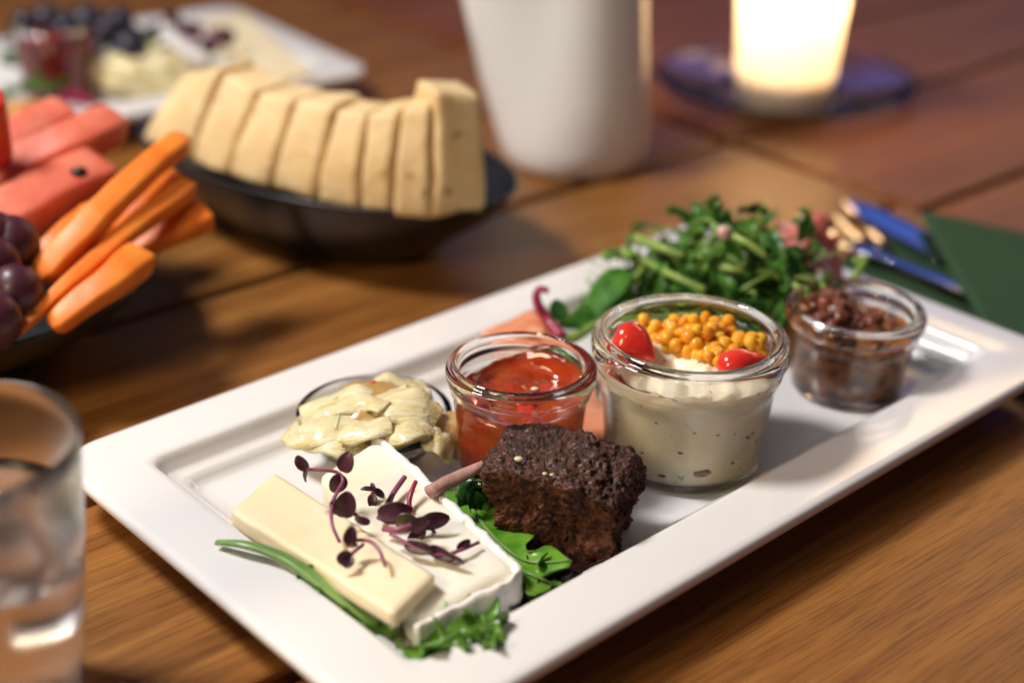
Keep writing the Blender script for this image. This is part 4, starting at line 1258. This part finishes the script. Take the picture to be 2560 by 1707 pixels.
GL = ['round dark grape touching the watermelon finger', 'dark grape at the frame side of the grape bunch', 'lowest round dark grape resting by the thin carrot tip', 'dark grape wedged under the other grapes on the bowl rim', 'dark grape behind the bunch against the watermelon']
for k, (p, r) in enumerate((((-0.2358, 0.6441, 0.0740), 0.0125), ((-0.2401, 0.6276, 0.0700), 0.0128), ((-0.2270, 0.6159, 0.0620), 0.0122), ((-0.2305, 0.5952, 0.0580), 0.0120), ((-0.2432, 0.6421, 0.0780), 0.0115))):
    V, F = blob(p, r, 3, 0.04, 1, k * 2, (1, 1, 1.12))
    tag(mk('grape', V, F, 'grape'), GL[k], 'grape', 'grapes in the fruit bowl')

# ------------------------------------------------------------------ white jug
JG = (0.040, 0.990, 0.0)
jg = thing('milk_jug', JG, 'tall white porcelain jug standing behind the bread bowl', 'jug')
pr = [(0.0008, 0.0), (0.044, 0.0), (0.0480, 0.0015), (0.0515, 0.008), (0.0522, 0.02), (0.0495, 0.06), (0.0455, 0.11), (0.0430, 0.15), (0.0440, 0.170), (0.0425, 0.1705), (0.0405, 0.15), (0.0430, 0.11), (0.0460, 0.06), (0.0472, 0.02), (0.044, 0.006), (0.0008, 0.005)]
V, F = lathe(pr, 80, JG, True)
def spouted(v):
    x, y, z = v[0] - JG[0], v[1] - JG[1], v[2]
    a = math.atan2(y, x)
    k = 1 + 7.6 * max(0, z - 0.012) * max(0, math.cos(a - math.pi)) ** 4
    return (JG[0] + x * k, JG[1] + y * k, z)
V = [spouted(v) for v in V]
mk('body', V, F, 'jug', jg)
hp = [Vector(JG) + Vector((-0.3 * x, -0.9 * x, z)) for x, z in ((-0.046, 0.036), (-0.060, 0.046), (-0.074, 0.068), (-0.081, 0.095), (-0.080, 0.125), (-0.070, 0.148), (-0.040, 0.156))]
V, F = tube(hp, [0.0100, 0.0095, 0.0090, 0.0088, 0.0088, 0.0090, 0.0095], 14, 6, 0.75)
mk('handle', V, F, 'jug', jg)

# ------------------------------------------------------------------ candle on a glass plate
CP = (0.2117, 1.1570, 0.0100)
pr = [(0.0008, 0.0), (0.055, 0.0), (0.060, 0.0012), (0.085, 0.0065), (0.100, 0.0100), (0.1035, 0.0120), (0.1025, 0.0136), (0.098, 0.0130), (0.083, 0.0098), (0.060, 0.0046), (0.0008, 0.0042)]
V, F = lathe(pr, 96, (CP[0], CP[1], 0.0002), True)
tag(mk('glass_plate', V, F, 'glass', origin=(CP[0], CP[1], 0.0002)), 'clear glass plate with blue sheen under the candle tumbler', 'plate')
CT = (0.2053, 1.1189, 0.0060)
cn = thing('candle_tumbler', CT, 'glowing candle in a frosted white tumbler on the glass plate', 'candle')
pr = [(0.0345, 0.0005), (0.0360, 0.002), (0.0372, 0.012), (0.0395, 0.05), (0.0425, 0.095), (0.0440, 0.115)]
V, F = lathe(pr, 72, CT, False)
mk('frosted_glass', V, F, 'frosted', cn)
V, F = lathe([(0.0440, 0.1148), (0.0447, 0.1158), (0.0440, 0.1170), (0.0430, 0.1158)], 72, CT, True)
mk('lip', V, F, 'glass', cn)
V, F = capped_lathe([(0.005, 0.001), (0.0335, 0.001), (0.0345, 0.003), (0.0350, 0.0105), (0.005, 0.0108)], 64, CT)
mk('base', V, F, 'glass', cn)
V, F = capped_lathe([(0.005, 0.0112), (0.0348, 0.0112), (0.0352, 0.020), (0.0348, 0.024), (0.030, 0.0232), (0.005, 0.0230)], 64, CT)
mk('wax', V, F, 'wax', cn)
V, F = tube([Vector(CT) + Vector((0, 0, 0.022)), Vector(CT) + Vector((0.001, 0, 0.045)), Vector(CT) + Vector((0.002, 0, 0.068))], [0.0009, 0.0007], 8, 4)
mk('wick', V, F, 'wick', cn)
V, F = blob(Vector(CT) + Vector((0.002, 0, 0.082)), 0.006, 3, 0.05, 1, 1, (0.75, 0.75, 2.0))
mk('flame', V, F, 'flame', cn)
lamp('candle_light', 'POINT', (CT[0] + 0.002, CT[1], CT[2] + 0.108), 0.85, (1.0, 0.66, 0.34), shadow_soft_size=0.008)

# ------------------------------------------------------------------ drinking glass
WG0 = (-0.1775, 0.4060, 0.0)
pr = [(0.0008, 0.0), (0.026, 0.0), (0.0285, 0.001), (0.0300, 0.004), (0.0335, 0.03), (0.0375, 0.07), (0.0395, 0.100), (0.0400, 0.1090), (0.0397, 0.1096), (0.0394, 0.1090), (0.0388, 0.100), (0.0364, 0.07), (0.0318, 0.03), (0.0280, 0.009), (0.026, 0.0075), (0.0008, 0.0070)]
V, F = lathe(pr, 96, WG0, True)
tag(mk('drinking_glass', V, F, 'thin_glass', origin=WG0), 'clear water glass with ice at the corner of the platter', 'glass')
pr = [(0.0008, 0.0068), (0.0262, 0.0073), (0.0282, 0.0088), (0.0320, 0.03), (0.0366, 0.07), (0.0374, 0.080), (0.0360, 0.0802), (0.0008, 0.0800)]
V, F = lathe(pr, 96, WG0, True)
wt = mk('water', V, F, 'water', origin=WG0)
tag(wt, 'still water filling the drinking glass around ice cubes', 'water')
rnd = random.Random(5)
IL = ['cloudy ice cube floating highest in the drinking glass', 'tilted ice cube against the glass wall in the drinking glass', 'ice cube sunk lowest in the drinking glass']
for k, (x, y, z) in enumerate(((0.010, -0.006, 0.064), (-0.012, 0.012, 0.058), (0.014, 0.010, 0.036))):
    V, F = box_grid(0.022, 0.022, 0.020, (6, 6, 6))
    V = round_box(V, 0.022, 0.022, 0.020, 0.004)
    Rm = Quaternion(Vector((rnd.random(), rnd.random(), rnd.random())).normalized(), rnd.uniform(0.3, 1.2))
    tag(mk('ice_cube', [Rm @ v + Vector(WG0) + Vector((x, y, z)) + noise.noise_vector(v * 90) * 0.001 for v in V], F, 'ice'), IL[k], 'ice cube', 'ice cubes in the water glass')

# ------------------------------------------------------------------ food on the far platter
def p2l(u, v, z=FLOOR):
    b = Vector((P2C[0], P2C[1], 0)) - f1 * PL
    q = b + f1 * u + f2 * v
    return Vector((q.x, q.y, z))
J2 = (-0.3422, 1.0763, 0.0103)
_, rr2 = jar(J2, RA, HA, 'small jar of dark red jelly on the far platter', group='preserving jars on the far platter')
j2, hz2 = filling(J2, RA, HA, rr2, HA - 0.006, 'dark_jelly', 'berry_jelly', '', '', bumps=0.002, seed=1.2)
tag(j2, 'dark red jelly filling the jar on the far platter', 'jelly')
rnd = random.Random(9)
for k, p in enumerate(((-0.3694, 1.0983, 0.0550), (-0.3528, 1.0996, 0.0600), (-0.3317, 1.0705, 0.0600), (-0.3226, 1.0961, 0.0600), (-0.3073, 1.0915, 0.0550), (-0.3090, 1.1358, 0.0500), (-0.2880, 1.0817, 0.0450))):
    tag(mk('dark_berry', *blob(p, rnd.uniform(0.010, 0.013), 3, 0.08, 1.3, k), 'blueberry'), ['dark berry at the far end of the heap over the red jar', 'dark berry second from the heap end above the red jar', 'dark berry in the middle of the heap above the red jar', 'dark berry just above the red jar rim on the far platter', 'dark berry between the heap and the far white brie', 'dark berry touching the far white brie', 'lowest dark berry resting over the far artichoke heart'][k], 'berry', 'dark berries on the far platter')
tag(mk('artichoke_heart', *blob((-0.2824, 1.0848, 0.0260), 0.032, 4, 0.28, 1.8, 6.0, (1.25, 0.9, 0.58)), 'artichoke'), 'yellow artichoke heart beside the red jar on the far platter', 'artichoke')
V, F = quad_prism([(-0.2634, 1.2311, 0.0300), (-0.2348, 1.2556, 0.0300), (-0.1530, 1.0819, 0.0300), (-0.1871, 1.0515, 0.0300)], 0.018, (16, 10, 5), 0.002, 0.001, 50)
tag(mk('cheese_slice', V, F, 'cheese'), 'long cream cheese slice at the corner of the far platter behind bread', 'cheese')
V, F = quad_prism([(-0.3031, 1.1843, 0.0340), (-0.2806, 1.2282, 0.0340), (-0.2360, 1.1087, 0.0320), (-0.2604, 1.0832, 0.0320)], 0.018, (14, 10, 5), 0.002, 0.001, 50)
tag(mk('brie_slice', V, F, 'rind'), 'white brie slice with dark cress on the far platter', 'cheese')
for k, P in enumerate(([(-0.2819, 1.1701, 0.0400), (-0.2661, 1.1475, 0.0480), (-0.2530, 1.1314, 0.0440)], [(-0.2516, 1.1738, 0.0380), (-0.2326, 1.1132, 0.0460), (-0.2243, 1.1113, 0.0400)], [(-0.2561, 1.1281, 0.0380), (-0.2439, 1.1196, 0.0440), (-0.2281, 1.1049, 0.0400)])):
    s = thing('cress_sprout', P[0], ['dark cress sprout on top of the white brie on the far platter', 'dark cress sprout between the two cheeses on the far platter', 'dark cress sprout at the near end of the far white brie'][k], 'sprout', 'cress sprouts on the far platter')
    mk('stem', *tube(P, [0.0016, 0.0014, 0.0010], 8, 5), 'cress_stem', s)
    for j in range(2):
        round_leaf(P[1 + j], (random.uniform(-1, 1), random.uniform(-.4, .4), 0.3), CAM, 0.014, 0.0060, j, s)
lf = thing('lettuce_leaf', (-0.3595, 1.0694, 0.0120), 'bright green salad leaf before the red jar on the far platter', 'lettuce')
lfrill([(-0.3665, 1.0327, 0.0200), (-0.3474, 1.0162, 0.0320), (-0.3342, 1.0145, 0.0360), (-0.3310, 1.0318, 0.0260)], 0.016, 1.0, 'lettuce', parent=lf)
lf = thing('lettuce_leaf', (-0.3159, 1.1850, 0.0120), 'dark green salad leaf between red jar and brie on the far platter', 'lettuce')
lfrill([(-0.3049, 1.1198, 0.0340), (-0.2891, 1.0984, 0.0420), (-0.2756, 1.0888, 0.0400), (-0.2722, 1.1066, 0.0300)], 0.014, 2.0, 'lettuce_dark', parent=lf)
V, F = sheet([(-0.3318, 1.0314, 0.0180), (-0.3177, 1.0270, 0.0220), (-0.3083, 1.0427, 0.0160)], lambda t: 0.012, (0, -0.3, 1), 16, 8, 0.2, 0.002, 4, 0.1, 2, 1.0, 0.002)
tag(mk('beet_slice', V, F, 'magenta_stem'), 'magenta beet slice before the red jar on the far platter', 'beet')
tag(mk('vegetable_fritter', *blob((-0.3412, 0.9914, 0.0220), 0.019, 3, 0.2, 2, 3, (1.3, 0.8, 0.5)), 'fritter'), 'small golden fritter on the near rim of the far platter', 'fritter')
lf = thing('lettuce_leaf', (-0.3608, 1.2207, 0.0120), 'dark red salad leaf under the berries on the far platter', 'lettuce')
lfrill([(-0.4060, 1.1634, 0.0300), (-0.3799, 1.1610, 0.0400), (-0.3490, 1.1496, 0.0420), (-0.3211, 1.1571, 0.0320)], 0.024, 3.0, 'red_lettuce', parent=lf)
lfrill([(-0.3242, 1.1273, 0.0280), (-0.3088, 1.1234, 0.0380), (-0.2996, 1.1422, 0.0400), (-0.2969, 1.1865, 0.0300)], 0.018, 1.5, 'red_lettuce', parent=lf)
lfrill([(-0.3870, 1.1001, 0.0240), (-0.3739, 1.0803, 0.0400), (-0.3718, 1.0873, 0.0480), (-0.3800, 1.1188, 0.0460)], 0.012, 4.5, 'lettuce_dark', parent=lf)
